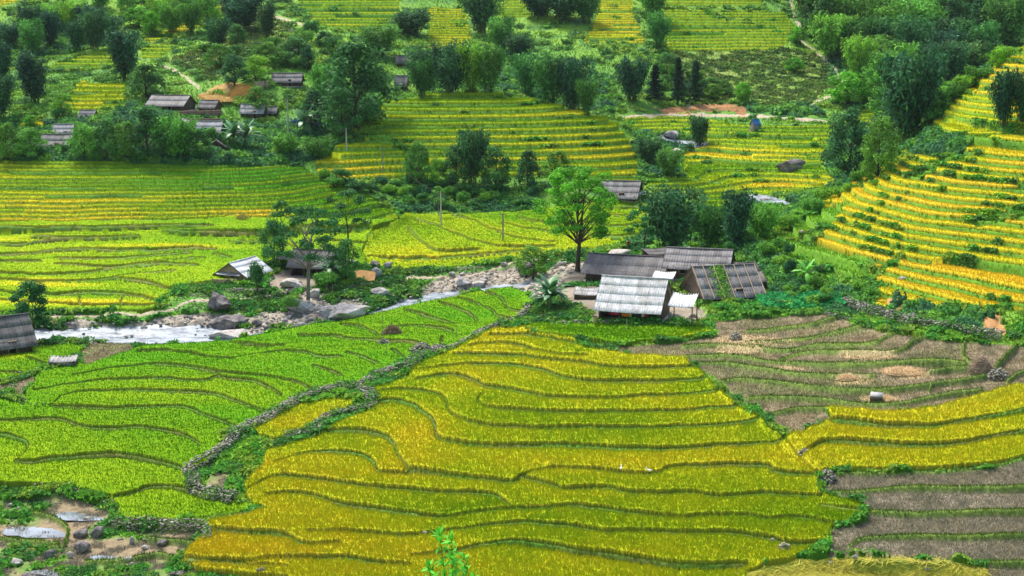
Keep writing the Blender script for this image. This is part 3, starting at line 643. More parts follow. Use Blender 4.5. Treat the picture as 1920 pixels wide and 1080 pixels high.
for k, (nm, lb, nb, bh, bw) in RNAMES.items():
    m = cropm & (G == k)
    if not m.any(): continue
    inner = m.copy(); inner[1:] &= m[:-1]; inner[:-1] &= m[1:]; inner[:, 1:] &= m[:, :-1]; inner[:, :-1] &= m[:, 1:]
    hh = RICE[k]*(.85+.3*n5)
    top = np.where(m, np.where(inner, ZT+hh, ZT+hh*.8), ZT-.12) + np.where(m, .10*(wh-.5)+.16*(n06-.5), 0)
    C = ricecol.copy()
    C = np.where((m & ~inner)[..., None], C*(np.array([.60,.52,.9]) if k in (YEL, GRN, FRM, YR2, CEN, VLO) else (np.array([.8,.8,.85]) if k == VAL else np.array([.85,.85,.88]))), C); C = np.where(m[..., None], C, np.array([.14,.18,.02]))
    C = C*(.93+.14*wh)[..., None]
    tcol = mixc(ricecol, ricecol*np.array([1.04,1.0,1.0]), wh)
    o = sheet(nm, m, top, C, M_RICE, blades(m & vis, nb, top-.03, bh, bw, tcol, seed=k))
    tag(o, lb, 'rice', kind='stuff')
print('rice done', round(time.time()-T0, 1))
# ---------------------------------------------------------------- river water, footpaths
def mat_water():
    m, nt, b = new_mat('river_water'); v = ncoord(nt, (.5, 1.0, 1))
    n = nnoise(nt, v, .9, 6, .72); n2 = nnoise(nt, v, 3.5, 4, .7)
    c = nramp(nt, n, [(.34, (.14,.16,.17)), (.50, (.22,.26,.29)), (.62, (.32,.37,.41)), (.70, (.66,.69,.72))])
    nt.links.new(c, b.inputs['Base Color']); r = nramp(nt, n, [(.42, .12), (.56, .6)]); nt.links.new(r, b.inputs['Roughness'])
    nbump(nt, b, n2, .06, .5); return m
rm = (rivm > .28) & inside
ZW = Z0 - 0.42 + .10*(fbm(GX/1.5, GY/1.5, 71, 2)-.5)
tag(sheet('river', rm, ZW, COL, mat_water()), 'pale grey mountain river with white rapids', kind='structure')
pm = (gDP < 2.3) & inside
M_PATH = mat_plain('trodden_path', (.52,.44,.32), (.30,.24,.15), 1.5, .95, .03)
tag(sheet('footpath', pm, np.where(pm, ZT+.07, ZT-.10), COL, M_PATH), 'narrow trodden paths along the river bank and up the hillside', kind='structure')
# ---------------------------------------------------------------- standing water in the front left plots and wet stubble
M_POND = mat_plain('still_water', (.10,.11,.11), (.30,.34,.38), .5, .06, 0, spec=.8)
def pond(sx, sy, rx, ry, lab, dz=.05):
    d = np.hypot((PX-sx)/rx, (PY-sy)/ry) + (n5-.5)*1.0 + (n1-.5)*.5; m = (d < 1) & inside & (GY < 130)
    if not m.any(): return
    z = np.median(ZT[m])+dz
    mm = m & (ZT < z+.12)
    tag(sheet('still_water', mm, np.full_like(ZT, z), COL, M_POND), lab, kind='structure')
pond(62, 997, 50, 12, 'sky-white puddle in the flooded plot at front left')
pond(150, 966, 46, 9, 'thin water sheet under the curved stone bank')
pond(105, 1075, 44, 9, 'shallow puddle at the bottom left corner among stones', .03)
pond(200, 1048, 30, 6, 'small puddle below the largest front boulder', .03)
pond(270, 1066, 34, 6, 'puddle in the small plot near the bottom edge', .03)
# ---------------------------------------------------------------- undergrowth: domed bushes with leaves
def diamonds(P, N, L, Wd, rs, down=0.0, ax=None):
    n = len(P); N = N/np.maximum(np.linalg.norm(N, axis=1, keepdims=True), 1e-6)
    R = rs.normal(size=(n, 3)) if ax is None else ax + .35*rs.normal(size=(n, 3)); R[:, 2] -= down
    A = np.cross(N, R); A /= np.maximum(np.linalg.norm(A, axis=1, keepdims=True), 1e-6)
    B = np.cross(A, N); L = np.asarray(L).reshape(-1, 1)*np.ones((n, 1)); Wd = np.asarray(Wd).reshape(-1, 1)*np.ones((n, 1))
    V = np.stack([P-B*L, P+A*Wd, P+B*L, P-A*Wd], 1).reshape(-1, 3)
    return V, np.arange(4*n).reshape(n, 4)
def worley(x, y, cell, seed):
    ci = np.floor(x/cell); cj = np.floor(y/cell); best = np.full(x.shape, 1e9); bi = np.zeros(x.shape); bj = np.zeros(x.shape)
    for a in (-1, 0, 1):
        for b in (-1, 0, 1):
            i = ci+a; j = cj+b
            fx = (i+.15+.7*hash01(i, j, seed))*cell; fy = (j+.15+.7*hash01(i, j, seed+1))*cell
            d = np.hypot(x-fx, y-fy); m = d < best; best = np.where(m, d, best); bi = np.where(m, i, bi); bj = np.where(m, j, bj)
    return best, bi, bj
def undergrowth(name, label, mask, cell, hmax, nleaf, pal, seed, keep=1.0, lsz=.0011, kind='stuff'):
    rs = np.random.RandomState(seed)
    x = GX[mask]; y = GY[mask]
    d, bi, bj = worley(x, y, cell, seed); hv = hash01(bi, bj, seed+5); on = hash01(bi, bj, seed+6) < keep
    R = cell*(.55+.25*hv); h = np.where(on, hmax*(.35+.65*hv)*np.sqrt(np.clip(1-(d/R)**2, 0, 1)), 0)
    HB = np.zeros_like(ZT); HB[mask] = h; CI = np.zeros_like(ZT); CI[mask] = hash01(bi, bj, seed+7)
    m2 = mask & (HB > .12*hmax)
    if not m2.any(): return
    pal = np.array(pal); ci = np.clip(CI*len(pal), 0, len(pal)-1).astype(int)
    C = pal[ci]
    top = np.where(m2, ZT+HB*.85, ZT-.15) + .25*hmax*(rough)*(m2)
    vm = m2 & (PX > -40) & (PX < W0+40) & (PY > -60) & (PY < H0+40)
    ii, jj = np.nonzero(vm); s = rs.randint(0, len(ii), nleaf); i = ii[s]; j = jj[s]
    dd = GY[i, j]; sz = dd*lsz*(.6+.8*rs.rand(nleaf))
    P = np.stack([GX[i, j]+rs.normal(size=nleaf)*sz, GY[i, j]+rs.normal(size=nleaf)*sz, top[i, j]+(rs.rand(nleaf)-.25)*hmax*.28], 1)
    N = rs.normal(size=(nleaf, 3)); N[:, 2] = np.abs(N[:, 2])+.5; N[:, 1] -= .4
    V, F = diamonds(P, N, sz*1.15, sz*.6, rs, .6)
    lc = np.repeat(C[i, j]*(.6+.9*rs.rand(nleaf))[:, None], 4, 0)
    o = sheet(name, m2, top, C*.75, M_LEAF, (V, F, lc)); tag(o, label, kind=kind); o['category'] = 'undergrowth' if kind != 'structure' else ''
PAL_D = [(.06,.20,.05),(.08,.26,.04),(.045,.16,.06),(.11,.31,.04),(.16,.37,.04),(.065,.21,.065)]
PAL_S = [(.12,.31,.045),(.17,.36,.045),(.09,.25,.05),(.20,.37,.05),(.13,.30,.06),(.08,.22,.06)]
PAL_B = [(.09,.28,.03),(.15,.36,.03),(.07,.21,.04),(.18,.33,.04),(.08,.30,.04)]
near_v = (PX > -150) & (PX < W0+150) & (PY > -120) & (PY < H0+80) & (GY < 500)
clear = gDP > 5
undergrowth('hillside_scrub', 'low mixed scrub and tall grass covering the far hillsides', (G == SCRUB) & near_v & clear & (GY > 250), 2.6, 1.0, 70000, PAL_S, 21, .28)
undergrowth('valley_scrub', 'green weeds and bushes on the banks between the plots', (G == SCRUB) & near_v & clear & (GY <= 250), 1.5, .8, 60000, PAL_B, 22, .6, .0013)
undergrowth('dense_undergrowth', 'dense dark bushes round the village, gullies and terrace feet', (G == DENSE) & near_v & clear & (GY > 150), 2.6, 1.35, 150000, PAL_D, 23, .95)
undergrowth('bank_bushes', 'low green bushes on the stony bank and round the small pond at front left', (G == DENSE) & near_v & clear & (GY <= 150), 1.1, .55, 16000, PAL_B, 29, .8, .0016)
undergrowth('marsh_weeds', 'tufts of weeds between the stones and flooded plots at front left', (G == MUD) & (n5 > .58) & near_v, .9, .3, 7000, PAL_B, 30, .6, .0016)
undergrowth('riverside_weeds', 'green weeds on the river bank', (((G == BANK) & (n5 > .42)) | ((G == GRV) & (n5 > .62)) | ((G == YARD) & (n5 > .70))) & near_v & clear, 1.2, .5, 30000, PAL_B, 24, .8, .0013)
undergrowth('terrace_weeds', 'weedy tufts growing over terrace risers of the right hill', np.isin(G, [RGT, OLIV]) & ~cropm & near_v & clear & ((n5 > .58) | (G == OLIV) & (n5 > .45)), 1.6, .6, 50000, PAL_B, 25, .75, .0011)
undergrowth('mound_weeds', 'weeds on the risers of the middle mound and the far terraces', np.isin(G, [MND, TFD, H_Y, H_G]) & ~cropm & near_v & clear & (n5 > .68), 2.0, .5, 14000, PAL_B, 26, .6, .001)
undergrowth('meadow_tussocks', 'olive tussock grass on the open slope', (G == MEAD) & near_v & clear, 1.8, .45, 26000, [(.10,.18,.03),(.13,.20,.04),(.06,.13,.03),(.09,.20,.03)], 27, .6, .001)
# bund grass and field edge grass
gm = (((gDG < 3.4) & np.isin(G, [STB, WET, MUD])) | ((gDL < 2.4) & np.isin(G, [YEL, GRN, YR2, FRM]))) & vis & inside
V_, F_, C_ = blades(gm, 90000, ZT, .22, .04, mixc(rgb(.17,.27,.035), rgb(.09,.17,.025), n1*1.6-.3), seed=5)
o = mesh_np('bund_grass', V_, [F_], M_BLADE, col=C_); tag(o, 'short grass growing along the low earth bunds', kind='stuff')
sm_ = (np.isin(G, [STB, WET]) | ((G == MUD) & (n1 > .5))) & (gDG > 3) & vis & inside
stc = np.where((G == WET)[..., None] | (G == MUD)[..., None], mixc(rgb(.44,.39,.30), rgb(.16,.15,.08), wh), mixc(rgb(.34,.26,.13), rgb(.17,.20,.05), n5*2-.5))
V_, F_, C_ = blades(sm_, 120000, ZT, .22, .03, stc, seed=6, lean=.9)
o = mesh_np('rice_stubble', V_, [F_], M_BLADE, col=C_); tag(o, 'cut rice stubble on the harvested brown plots', kind='stuff')
stm = (G == STRAW) & inside
hm = np.isin(G, [SCRUB, MEAD, OLIV, BANK, DENSE]) & ~cropm & vis & clear | (np.isin(G, [RGT, VAL, MND, TFD, H_Y, H_G]) & ~cropm & vis)
ht = np.isin(G, [RGT, VAL, MND, TFD, H_Y, H_G])[..., None]; hcol = np.where(ht, mixc(COL*.85, COL*np.array([1.5,1.1,1.0]), n1*1.5-.3), mixc(COL*1.35, COL*np.array([1.8,1.25,1.0]), n1*1.5-.3))
V_, F_, C_ = blades(hm & (GY < 270), 90000, ZT, .38, .10, hcol, seed=16, lean=.8)
V2, F2, C2 = blades(hm & (GY >= 270), 110000, ZT, .55, .20, hcol, seed=17, lean=.8)
o = mesh_np('wild_grass', np.vstack([V_, V2]), [np.vstack([F_, F2+len(V_)])], M_BLADE, col=np.vstack([C_, C2])); tag(o, 'rough grass tufts over the slopes and terrace risers', kind='stuff')
V_, F_, C_ = blades(stm, 26000, ZT, .5, .035, mixc(rgb(.60,.52,.10), rgb(.40,.42,.06), n1*1.4-.2), seed=8, lean=3.0)
V_[:, 2] = np.repeat(V_.reshape(-1, 3, 3)[:, 0, 2], 3) + .12*np.tile([0, 0, 1.], len(F_)) + .05
o = mesh_np('lodged_rice', V_, [F_], M_BLADE, col=C_); tag(o, 'flattened pale straw-coloured rice along the bottom edge', kind='stuff')
print('undergrowth done', round(time.time()-T0, 1))
# ---------------------------------------------------------------- plants
def tube(path, radii, k=6):
    path = np.asarray(path, float); n = len(path); V = []; F = []
    for i in range(n):
        t = path[min(i+1, n-1)]-path[max(i-1, 0)]; t = t/max(np.linalg.norm(t), 1e-9)
        a = np.cross(t, [0, 0, 1.0]) if abs(t[2]) < .95 else np.cross(t, [1.0, 0, 0]); a /= np.linalg.norm(a); b = np.cross(t, a)
        for q in range(k):
            an = 2*math.pi*q/k; V.append(path[i]+radii[i]*(math.cos(an)*a+math.sin(an)*b))
    for i in range(n-1):
        for q in range(k):
            F.append((i*k+q, i*k+(q+1) % k, (i+1)*k+(q+1) % k, (i+1)*k+q))
    return np.array(V), np.array(F)
class Acc:
    def __init__(s): s.V = []; s.Q = []; s.T = []; s.C = []; s.n = 0
    def add(s, V, F, c=None):
        F = np.asarray(F)+s.n; (s.Q if F.shape[1] == 4 else s.T).append(F); V = np.asarray(V, float); s.V.append(V); s.n += len(V)
        c = np.ones(3) if c is None else np.asarray(c, float)
        s.C.append(np.broadcast_to(c, (len(V), 3)).copy())
    def build(s, name, mat, parent=None, smooth=False):
        Fs = []
        if s.Q: Fs.append(np.vstack(s.Q))
        if s.T: Fs.append(np.vstack(s.T))
        return mesh_np(name, np.vstack(s.V), Fs, mat, parent, np.vstack(s.C), smooth)
M_BARK = mat_plain('bark', (.10,.075,.05), (.045,.035,.025), 6, .9, .05, (1, 1, .2))
M_PALEBARK = mat_plain('pale_bark', (.30,.26,.21), (.12,.10,.08), 6, .9, .05, (1, 1, .2))
M_CULM = mat_plain('bamboo_culm', (.10,.16,.04), (.05,.08,.03), 4, .5, 0)
def to(P, hue, rs, v=.5):
    return np.repeat(np.asarray(hue)[None]*(1-v/2+v*rs.rand(len(P)))[:, None], 4, 0)
def curve3(a, b, sag, n=6):
    a = np.array(a, float); b = np.array(b, float); t = np.linspace(0, 1, n)[:, None]
    p = a*(1-t)+b*t; p[:, 2] += sag*4*(t*(1-t))[:, 0]; return p
def mk_bamboo(H, R, hue, seed, culms=24, nl=4200, droop=.35):
    rs = np.random.RandomState(seed); st = Acc(); lf = Acc(); hue = np.array(hue)
    for c in range(culms):
        an = rs.rand()*2*math.pi; r0 = R*.30*math.sqrt(rs.rand()); out = R*(.35+.65*rs.rand()); L = H*(.62+.40*rs.rand())
        t = np.linspace(0, 1, 9); d = np.array([math.cos(an), math.sin(an)])
        rr = r0 + out*t**2.1; zz = L*(t - droop*.45*t**4)
        P = np.stack([d[0]*rr, d[1]*rr, zz], 1); P[:, :2] += .15*rs.normal(size=2)
        V, F = tube(P, .05*(1-t*.8)+.012, 4); st.add(V, F)
        n = nl//culms; tt = .22+.80*rs.rand(n)**.75
        k = np.clip(tt*8, 0, 7.999); i = k.astype(int); f = (k-i)[:, None]; C = P[i]*(1-f)+P[i+1 if False else np.minimum(i+1, 8)]*f
        wr = (.35+.75*np.sin(np.clip(tt, 0, 1)*math.pi)**.6)*(.8+.12*H/4)
        off = rs.normal(size=(n, 3))*wr[:, None]*np.array([.55,.55,.5])
        # tufts
        tuft = rs.randint(0, 9, n); to_ = rs.normal(size=(9, 3))*.45*R*.3
        C = C+off+to_[tuft]; C[:, 2] = np.maximum(C[:, 2], .15)
        N = off*np.array([1, 1, .6])+np.array([d[0]*.3, d[1]*.3, .5])+.6*rs.normal(size=(n, 3))
        sz = .26+.16*rs.rand(n); V, F = diamonds(C, N, sz*1.3, sz*.42, rs, 1.2)
        cc = hue*(.7+.6*rs.rand()) + np.array([.02, .04, 0])*(rs.rand() < .3)
        lf.add(V, F, to(C, cc, rs, .9))
    return st, lf, M_CULM
def mk_broad(H, R, hue, seed, trunk=.35, lobes=14, nl=4200, flat=.7, tr=None, bark=None, sparse=1.0, lsz=.24):
    rs = np.random.RandomState(seed); st = Acc(); lf = Acc(); hue = np.array(hue); tr = tr or H*.022+.05
    top = np.array([.06*H*rs.normal(), .06*H*rs.normal(), H*.78])
    path = np.array([[0, 0, -.3], [0, 0, .05*H], [.25*top[0], .25*top[1], trunk*H], [.6*top[0], .6*top[1], (trunk+.78)/2*H], top])
    V, F = tube(path, [tr*1.7, tr*1.15, tr*.85, tr*.5, tr*.15], 7); st.add(V, F)
    for l in range(lobes):
        an = l*2.399+rs.rand()*.8; q = (l+.5)/lobes; z = H*(trunk+.06+(.97-trunk)*q*.95-.02); rad = R*math.sqrt(max(0.05, 1-((q-.38)/.68)**2))*(.45+.5*rs.rand())
        if l >= lobes-2: rad *= .4
        c = np.array([math.cos(an)*rad, math.sin(an)*rad, min(z, H*.93)]); lr = R*(.30+.16*rs.rand())*sparse
        b0 = np.array([0, 0, max(trunk*H*.85, c[2]-rad*.9-.05*H)]); V, F = tube(curve3(b0, c-np.array([0, 0, lr*.2]), .05*rad, 5), [tr*.42, tr*.33, tr*.24, tr*.16, tr*.07], 5); st.add(V, F)
        n = int(nl/lobes*(.7+.6*rs.rand())); D = rs.normal(size=(n, 3)); D /= np.linalg.norm(D, axis=1, keepdims=True)
        # lumpy shell: a few sub clumps
        sub = rs.normal(size=(7, 3)); sub /= np.linalg.norm(sub, axis=1, keepdims=True); si = rs.randint(0, 7, n); D = D*.75+sub[si]*.75
        rr = lr*(.45+.6*rs.rand(n)**.6)[:, None]; C = c+D*rr*np.array([1, 1, flat])
        N = D*np.array([.8, .8, .8])+np.array([0, 0, .55])+.55*rs.normal(size=(n, 3)); sz = lsz*(.7+.6*rs.rand(n))
        V, F = diamonds(C, N, sz*1.1, sz*.62, rs, .5); lf.add(V, F, to(C, hue*(.72+.56*rs.rand()), rs, .8))
    return st, lf, bark or M_BARK
def mk_conifer(H, R, hue, seed, nl=2600):
    rs = np.random.RandomState(seed); st = Acc(); lf = Acc(); V, F = tube([[0, 0, -.2], [0, 0, H*.5], [0, 0, H*.98]], [.16, .10, .02], 6); st.add(V, F)
    nb = 34
    for b in range(nb):
        q = b/nb; z = H*(.12+.85*q); r = R*(1-q)**.75*(.7+.5*rs.rand())+.15; an = b*2.4+rs.rand(); d = np.array([math.cos(an), math.sin(an), -.25])
        V, F = tube([[0, 0, z], list(np.array([0, 0, z])+d*r)], [.03, .01], 3); st.add(V, F)
        n = nl//nb; t = rs.rand(n)[:, None]; C = np.array([0, 0, z])+d*r*t+rs.normal(size=(n, 3))*.2*np.array([1, 1, .7]); N = rs.normal(size=(n, 3)); N[:, 2] += .7
        sz = .2+.12*rs.rand(n); V, F = diamonds(C, N, sz*1.3, sz*.4, rs, 1.0); lf.add(V, F, to(C, np.array(hue)*(.75+.5*rs.rand()), rs, .7))
    return st, lf, M_BARK
def mk_shrub(H, R, hue, seed, nl=1500, lsz=.13):
    rs = np.random.RandomState(seed); st = Acc(); lf = Acc()
    for b in range(9):
        an = b*.7+rs.rand(); e = np.array([math.cos(an)*R*.5*rs.rand()**.5*1.3, math.sin(an)*R*.6*rs.rand()**.5, H*(.55+.35*rs.rand())])
        V, F = tube(curve3([0, 0, -.1], e, .1, 4), [.04, .03, .02, .01], 4); st.add(V, F)
        n = nl//9; D = rs.normal(size=(n, 3)); D /= np.linalg.norm(D, axis=1, keepdims=True); C = e+D*(R*.42*(.4+.65*rs.rand(n)))[:, None]*np.array([1, 1, H/R*.55]); C[:, 2] = np.maximum(C[:, 2], .05)
        N = D+np.array([0, 0, .5])+.5*rs.normal(size=(n, 3)); sz = lsz*(.7+.7*rs.rand(n)); V, F = diamonds(C, N, sz*1.2, sz*.55, rs, .5); lf.add(V, F, to(C, np.array(hue)*(.75+.5*rs.rand()), rs, .8))
    return st, lf, M_BARK
def banana_leaf(L, Wd, el, rs, droop=1.0):
    n = 9; t = np.linspace(0, 1, n); r = L*(t*math.cos(el)*1.0+.0); a = el-droop*1.5*t; x = np.concatenate([[0], np.cumsum(np.cos(a[:-1])*L/(n-1))]); z = np.concatenate([[0], np.cumsum(np.sin(a[:-1])*L/(n-1))])
    w = Wd*np.clip(np.sin((t*.92+.06)*math.pi)**.6, .05, 1)*np.where(t < .12, .25, 1)
    V = []; 
    for i in range(n):
        sag = .25*w[i]; V += [[x[i], -w[i], z[i]-sag+.04*rs.normal()], [x[i], 0, z[i]], [x[i], w[i], z[i]-sag+.04*rs.normal()]]
    F = []
    for i in range(n-1):
        F += [(3*i, 3*i+1, 3*i+4, 3*i+3), (3*i+1, 3*i+2, 3*i+5, 3*i+4)]
    return np.array(V), np.array(F)
def mk_banana_parts(H, seed, hue=(.06,.24,.04), nleaf=11, nstem=2, green=.5):
    rs = np.random.RandomState(seed); stems = []; leaves = []
    for s in range(nstem):
        b = np.array([.5*s*math.cos(s*2.3), .5*s*math.sin(s*2.3), 0]); h = H*(.5 if s == 0 else .38)
        a = Acc(); V, F = tube([b+[0, 0, -.2], b+[0, 0, h*.5], b+[0, 0, h]], [.17, .13, .07], 7); a.add(V, F, (.16,.20,.06)); stems.append(a)
        for l in range(nleaf if s == 0 else nleaf*2//3):
            an = l*2.399+rs.rand()*.5; q = l/nleaf; el = math.radians(80-95*q); L = H*(.52+.12*rs.rand()); V, F = banana_leaf(L, H*.085, el, rs, .55+.5*q)
            ca, sa = math.cos(an), math.sin(an); V = np.stack([V[:, 0]*ca-V[:, 1]*sa, V[:, 0]*sa+V[:, 1]*ca, V[:, 2]], 1)+b+[0, 0, h*.97]
            a = Acc(); a.add(V, F, np.array(hue)*(.6+.9*rs.rand())+np.array([.03, .06, .02])*(q < .25)); leaves.append(a)
    return stems, leaves
M_BAN = mat_attr('banana_leaf', 5, .8, 1.2, rough=.45, bump=.01, spec=.4, transl=.15)
PROTO = {}
def proto(key, fn):
    st, lf, bark = fn; PROTO[key] = (st, lf, bark); return key
TRUNKN = {}
def plant(name, key, x, y, z, s, rz, label, cat, group=None, sz=None, stem='trunk', crown='crown'):
    "first of a kind builds its meshes, later ones copy the part objects"
    root = empty(name, (x, y, z), rz, label, cat, group); root.scale = (s, s, s*(sz or 1))
    pr = PROTO[key]
    if isinstance(pr, tuple):
        a = pr[0].build(stem, pr[2], root, True); b = pr[1].build(crown, M_LEAF, root); PROTO[key] = [a, b, stem, crown]
    else:
        for q in pr[:2]:
            c = q.copy(); COLL.objects.link(c); c.parent = root
    return root
DKB = (.042,.15,.06); MDB = (.085,.28,.055); LTB = (.15,.40,.055)
for i in range(3):
    proto('bam%d' % i, mk_bamboo(12, 3.6, [DKB, (.038,.135,.065), (.07,.22,.055)][i], 100+i))
    proto('bamg%d' % i, mk_bamboo(11, 3.8, [MDB, LTB, (.07,.22,.04)][i], 110+i, 20, 3600, .5))
    proto('col%d' % i, mk_bamboo(12, 2.3, [DKB, (.028,.10,.055), (.04,.14,.05)][i], 120+i, 20, 3400, .25))
    proto('brd%d' % i, mk_broad(10, 4.0, [(.05,.17,.05), (.085,.26,.05), (.15,.40,.05)][i], 130+i, .10, 16, 3800))
    proto('shr%d' % i, mk_shrub(2.6, 1.9, [(.08,.26,.05), (.14,.38,.045), (.055,.19,.06)][i], 140+i))
    proto('con%d' % i, mk_conifer(10, 1.9, [(.03,.095,.045), (.03,.085,.04), (.045,.115,.045)][i], 150+i))
proto('brt', mk_broad(8, 3.4, (.13,.42,.03), 161, .2, 12, 2800, .7))
def PXM(D): return F0/D        # photo pixels per metre, roughly
def put(kind, px, py, hpx, wpx, label, nm=None, cat='tree', group=None, seed=0, H=None, R=None):
    x, y, z = hit(px, py); m = math.hypot(y, CAMZ-z)*1.0/F0
    Hm = hpx*m*1.10; Wm = wpx*m/2
    bH, bR = {'bam': (11.2, 4.2), 'bamg': (9.3, 4.4), 'col': (11.6, 2.9), 'brd': (9.8, 4.3), 'shr': (2.7, 1.9), 'con': (10, 1.9), 'brt': (8, 3.6)}[kind.rstrip('0123456789')]
    s = Wm/bR; root = plant(nm or {'bam': 'bamboo_clump', 'bamg': 'bamboo_clump', 'col': 'bamboo_clump', 'brd': 'broadleaf_tree', 'shr': 'shrub', 'con': 'conifer', 'brt': 'bright_tree'}[kind.rstrip('0123456789')],
        kind, x, y, z-.15, s, (px*1.7+py) % 6.28, label, cat, group, (Hm/bH)/s, stem='stem' if kind[:3] in ('bam', 'col', 'shr') else 'trunk', crown='foliage' if kind[:3] in ('bam', 'col', 'shr') else 'crown')
    return root
TREES = [
 # left hillside
 ('col0',238,152,92,66,'tall dark feathery bamboo clump above the long farmhouse, left hill'),('col1',68,194,92,60,'dark bamboo clump alone on the scrub slope at far left'),
 ('col2',4,222,84,48,'dark bamboo clump cut by the left edge, below the other edge clump'),('col0',2,160,80,44,'dark bamboo clump cut by the left edge, upper one'),
 ('bam1',455,58,70,90,'big dark bamboo on the crest left of the pale terraces'),('col1',500,72,66,34,'narrow bamboo just right of the big crest bamboo'),
 ('bam0',408,95,58,50,'round dark bamboo clump under the yellow strip on the left hill'),('brd0',275,186,58,84,'dark round tree right behind the long farmhouse roof'),
 ('bam2',715,108,58,76,'blue-dark bamboo left of the small round-topped terrace'),('bam1',770,68,46,82,'wide dark bamboo left of the yellow far terraces'),
 ('bam0',905,62,82,72,'tall dark bamboo at the top edge, right of the yellow far terraces'),('bamg0',940,100,62,56,'mid green bamboo above the dark grove behind the mound'),
 ('bam1',975,118,52,56,'drooping bamboo between the grove and the top terraces'),
 ('bam0',800,178,82,66,'leftmost bamboo of the grove behind the mound'),('bam1',845,180,98,80,'tallest bamboo in the left half of the grove behind the mound'),('bamg1',885,178,88,66,'lighter bamboo in the grove behind the mound, left half'),('bam2',915,180,92,58,'bamboo at the right end of the left grove behind the mound'),
 ('bamg2',790,185,64,50,'light bamboo at the left foot of the grove behind the mound'),
 ('bamg0',990,180,72,62,'light green bamboo starting the right grove behind the mound'),('bam2',1030,198,92,80,'broad dark bamboo in the right grove behind the mound'),('bam0',1075,212,100,76,'darkest bamboo at the right end of the grove behind the mound'),('bamg2',1098,216,62,40,'small bamboo at the foot of the right grove end'),
 ('bam1',1010,32,50,70,'left bamboo of the top centre clump'),('bam0',1060,42,66,90,'middle dark bamboo of the top centre clump'),('bam2',1100,44,56,60,'right bamboo of the top centre clump'),
 ('bam1',1185,190,82,66,'dark bamboo left of the row of conifers'),('con0',1228,192,66,36,'first conifer from the left in the dark row over the road cut'),('con1',1270,196,82,34,'second conifer from the left in the dark row over the road cut'),('con2',1303,196,76,34,'third conifer from the left in the dark row over the road cut'),
 ('bamg1',1225,40,70,60,'green bamboo in the gully left of the upper right terraces'),('bamg0',1235,90,60,50,'green clump lower in the gully beside the upper right terraces'),
 ('brd0',668,240,140,158,'huge dark tree left of the mound, tallest in the village'),('brd1',640,262,84,70,'dark tree leaning on the left side of the huge village tree'),('brd2',480,152,42,52,'light green round tree above the orange straw heap'),
 # mound foot
 ('brd1',785,348,72,52,'dark tree at the left foot of the mound'),('bam0',885,345,100,62,'dark feathery clump in the middle of the mound foot'),('brd0',855,352,70,60,'dark tree under the feathery clump at the mound foot'),('brd1',930,358,74,70,'dark tree right of the feathery clump at the mound foot'),('brd0',990,358,68,54,'dark tree near the right of the mound foot, left of the bright tall tree'),
 ('brd2',820,352,50,44,'small mid green tree with thin trunk at the mound foot'),('brd1',1045,330,42,56,'small tree on the mound foot right above the bright tall tree'),('bam1',1215,308,50,52,'dark bushy clump right of the mound by the stream'),('bam2',1255,334,54,48,'dark clump with pale rocks beside it right of the mound'),('col2',1310,277,62,38,'single upright green clump at the stream bend'),
 # farm
 ('bam0',1262,478,124,116,'dark bamboo thicket right behind the farm roofs'),('col0',1375,470,112,62,'tall dark bamboo to the right behind the rear farm roof'),('bamg2',1335,470,78,70,'lighter bamboo between the two dark ones behind the farm'),
 ('brd1',1000,522,56,70,'dark low tree on the river bank, left of the tall bright tree'),('bamg1',1428,452,68,66,'grey green bush-like bamboo by the upper stream'),
 # right side
 ('bam0',1700,272,165,118,'big dark weeping bamboo on the left shoulder of the right hill'),('brd0',1590,332,112,92,'dark leafy tree overhanging the boulder field'),('brd1',1645,338,104,80,'tangled dark tree between the boulder field and the weeping bamboo'),('bam1',1880,240,106,56,'dark bamboo among the terraces near the right edge, left one'),('bam0',1916,236,100,60,'dark bamboo cut by the right edge above the terraces'),
 ('brt',1590,200,56,76,'bright green domed tree at the forest foot'),('brt',1495,85,30,34,'small bright tree on the slope beside the zigzag path'),('brt',1490,138,26,38,'small bright bush-like tree in the open olive slope'),('brt',1392,196,36,34,'bright young tree over the right part of the road cut'),
 # village
 ('bamg0',330,298,76,92,'feathery bright bamboo in front of the long farmhouse'),('brd0',280,302,88,92,'broad dark tree at the centre of the village front'),('brd1',238,302,64,66,'round tree left of the broad dark village tree'),('brd1',200,302,70,60,'second tree from the left in the village front row'),('brd2',158,302,60,60,'leftmost round tree of the village front row'),
 ('brd1',372,300,50,60,'grey green bush-tree right of the feathery village bamboo'),('shr1',322,300,26,34,'small bright shrub at the foot of the village bamboo'),('brd2',60,296,50,60,'sparse tree at the left before the grey-roofed village sheds'),('brd1',15,304,64,60,'dark tree at the left edge of the village'),('brd1',412,128,40,60,'bushy tree under the round bamboo, left hill'),
 ('brd0',440,160,50,60,'dark tree above the straw heap'),('brd1',560,120,44,70,'dark tree beside the hut near the white winding track'),('brd1',500,125,40,64,'dark tree left of the hut near the white winding track'),('bamg2',600,300,36,50,'green clump at the right end of the village hedge'),('bamg0',535,292,40,56,'green clump near the utility pole'),
 ('brd1',480,215,46,56,'tree behind the pale low shed in the village'),('brd0',590,238,60,56,'dark tree left under the huge village tree'),('bamg1',610,196,70,60,'green bamboo beside the right village shed'),('brd2',118,215,36,44,'small tree left of the flat village roof'),
 # river side left
 ('shr2',483,552,58,46,'dark green young tree in front of the white-roofed house'),('shr1',610,545,34,60,'green bushes below the dark river house'),('brd1',648,532,76,54,'dark tree at the right of the dark river house'),
 ('shr1',545,585,28,52,'bright weeds bush beside the upright boulder'),('brd1',515,498,78,60,'dark leafy tree left of the dark river house'),
]
for q in TREES: put(*q)
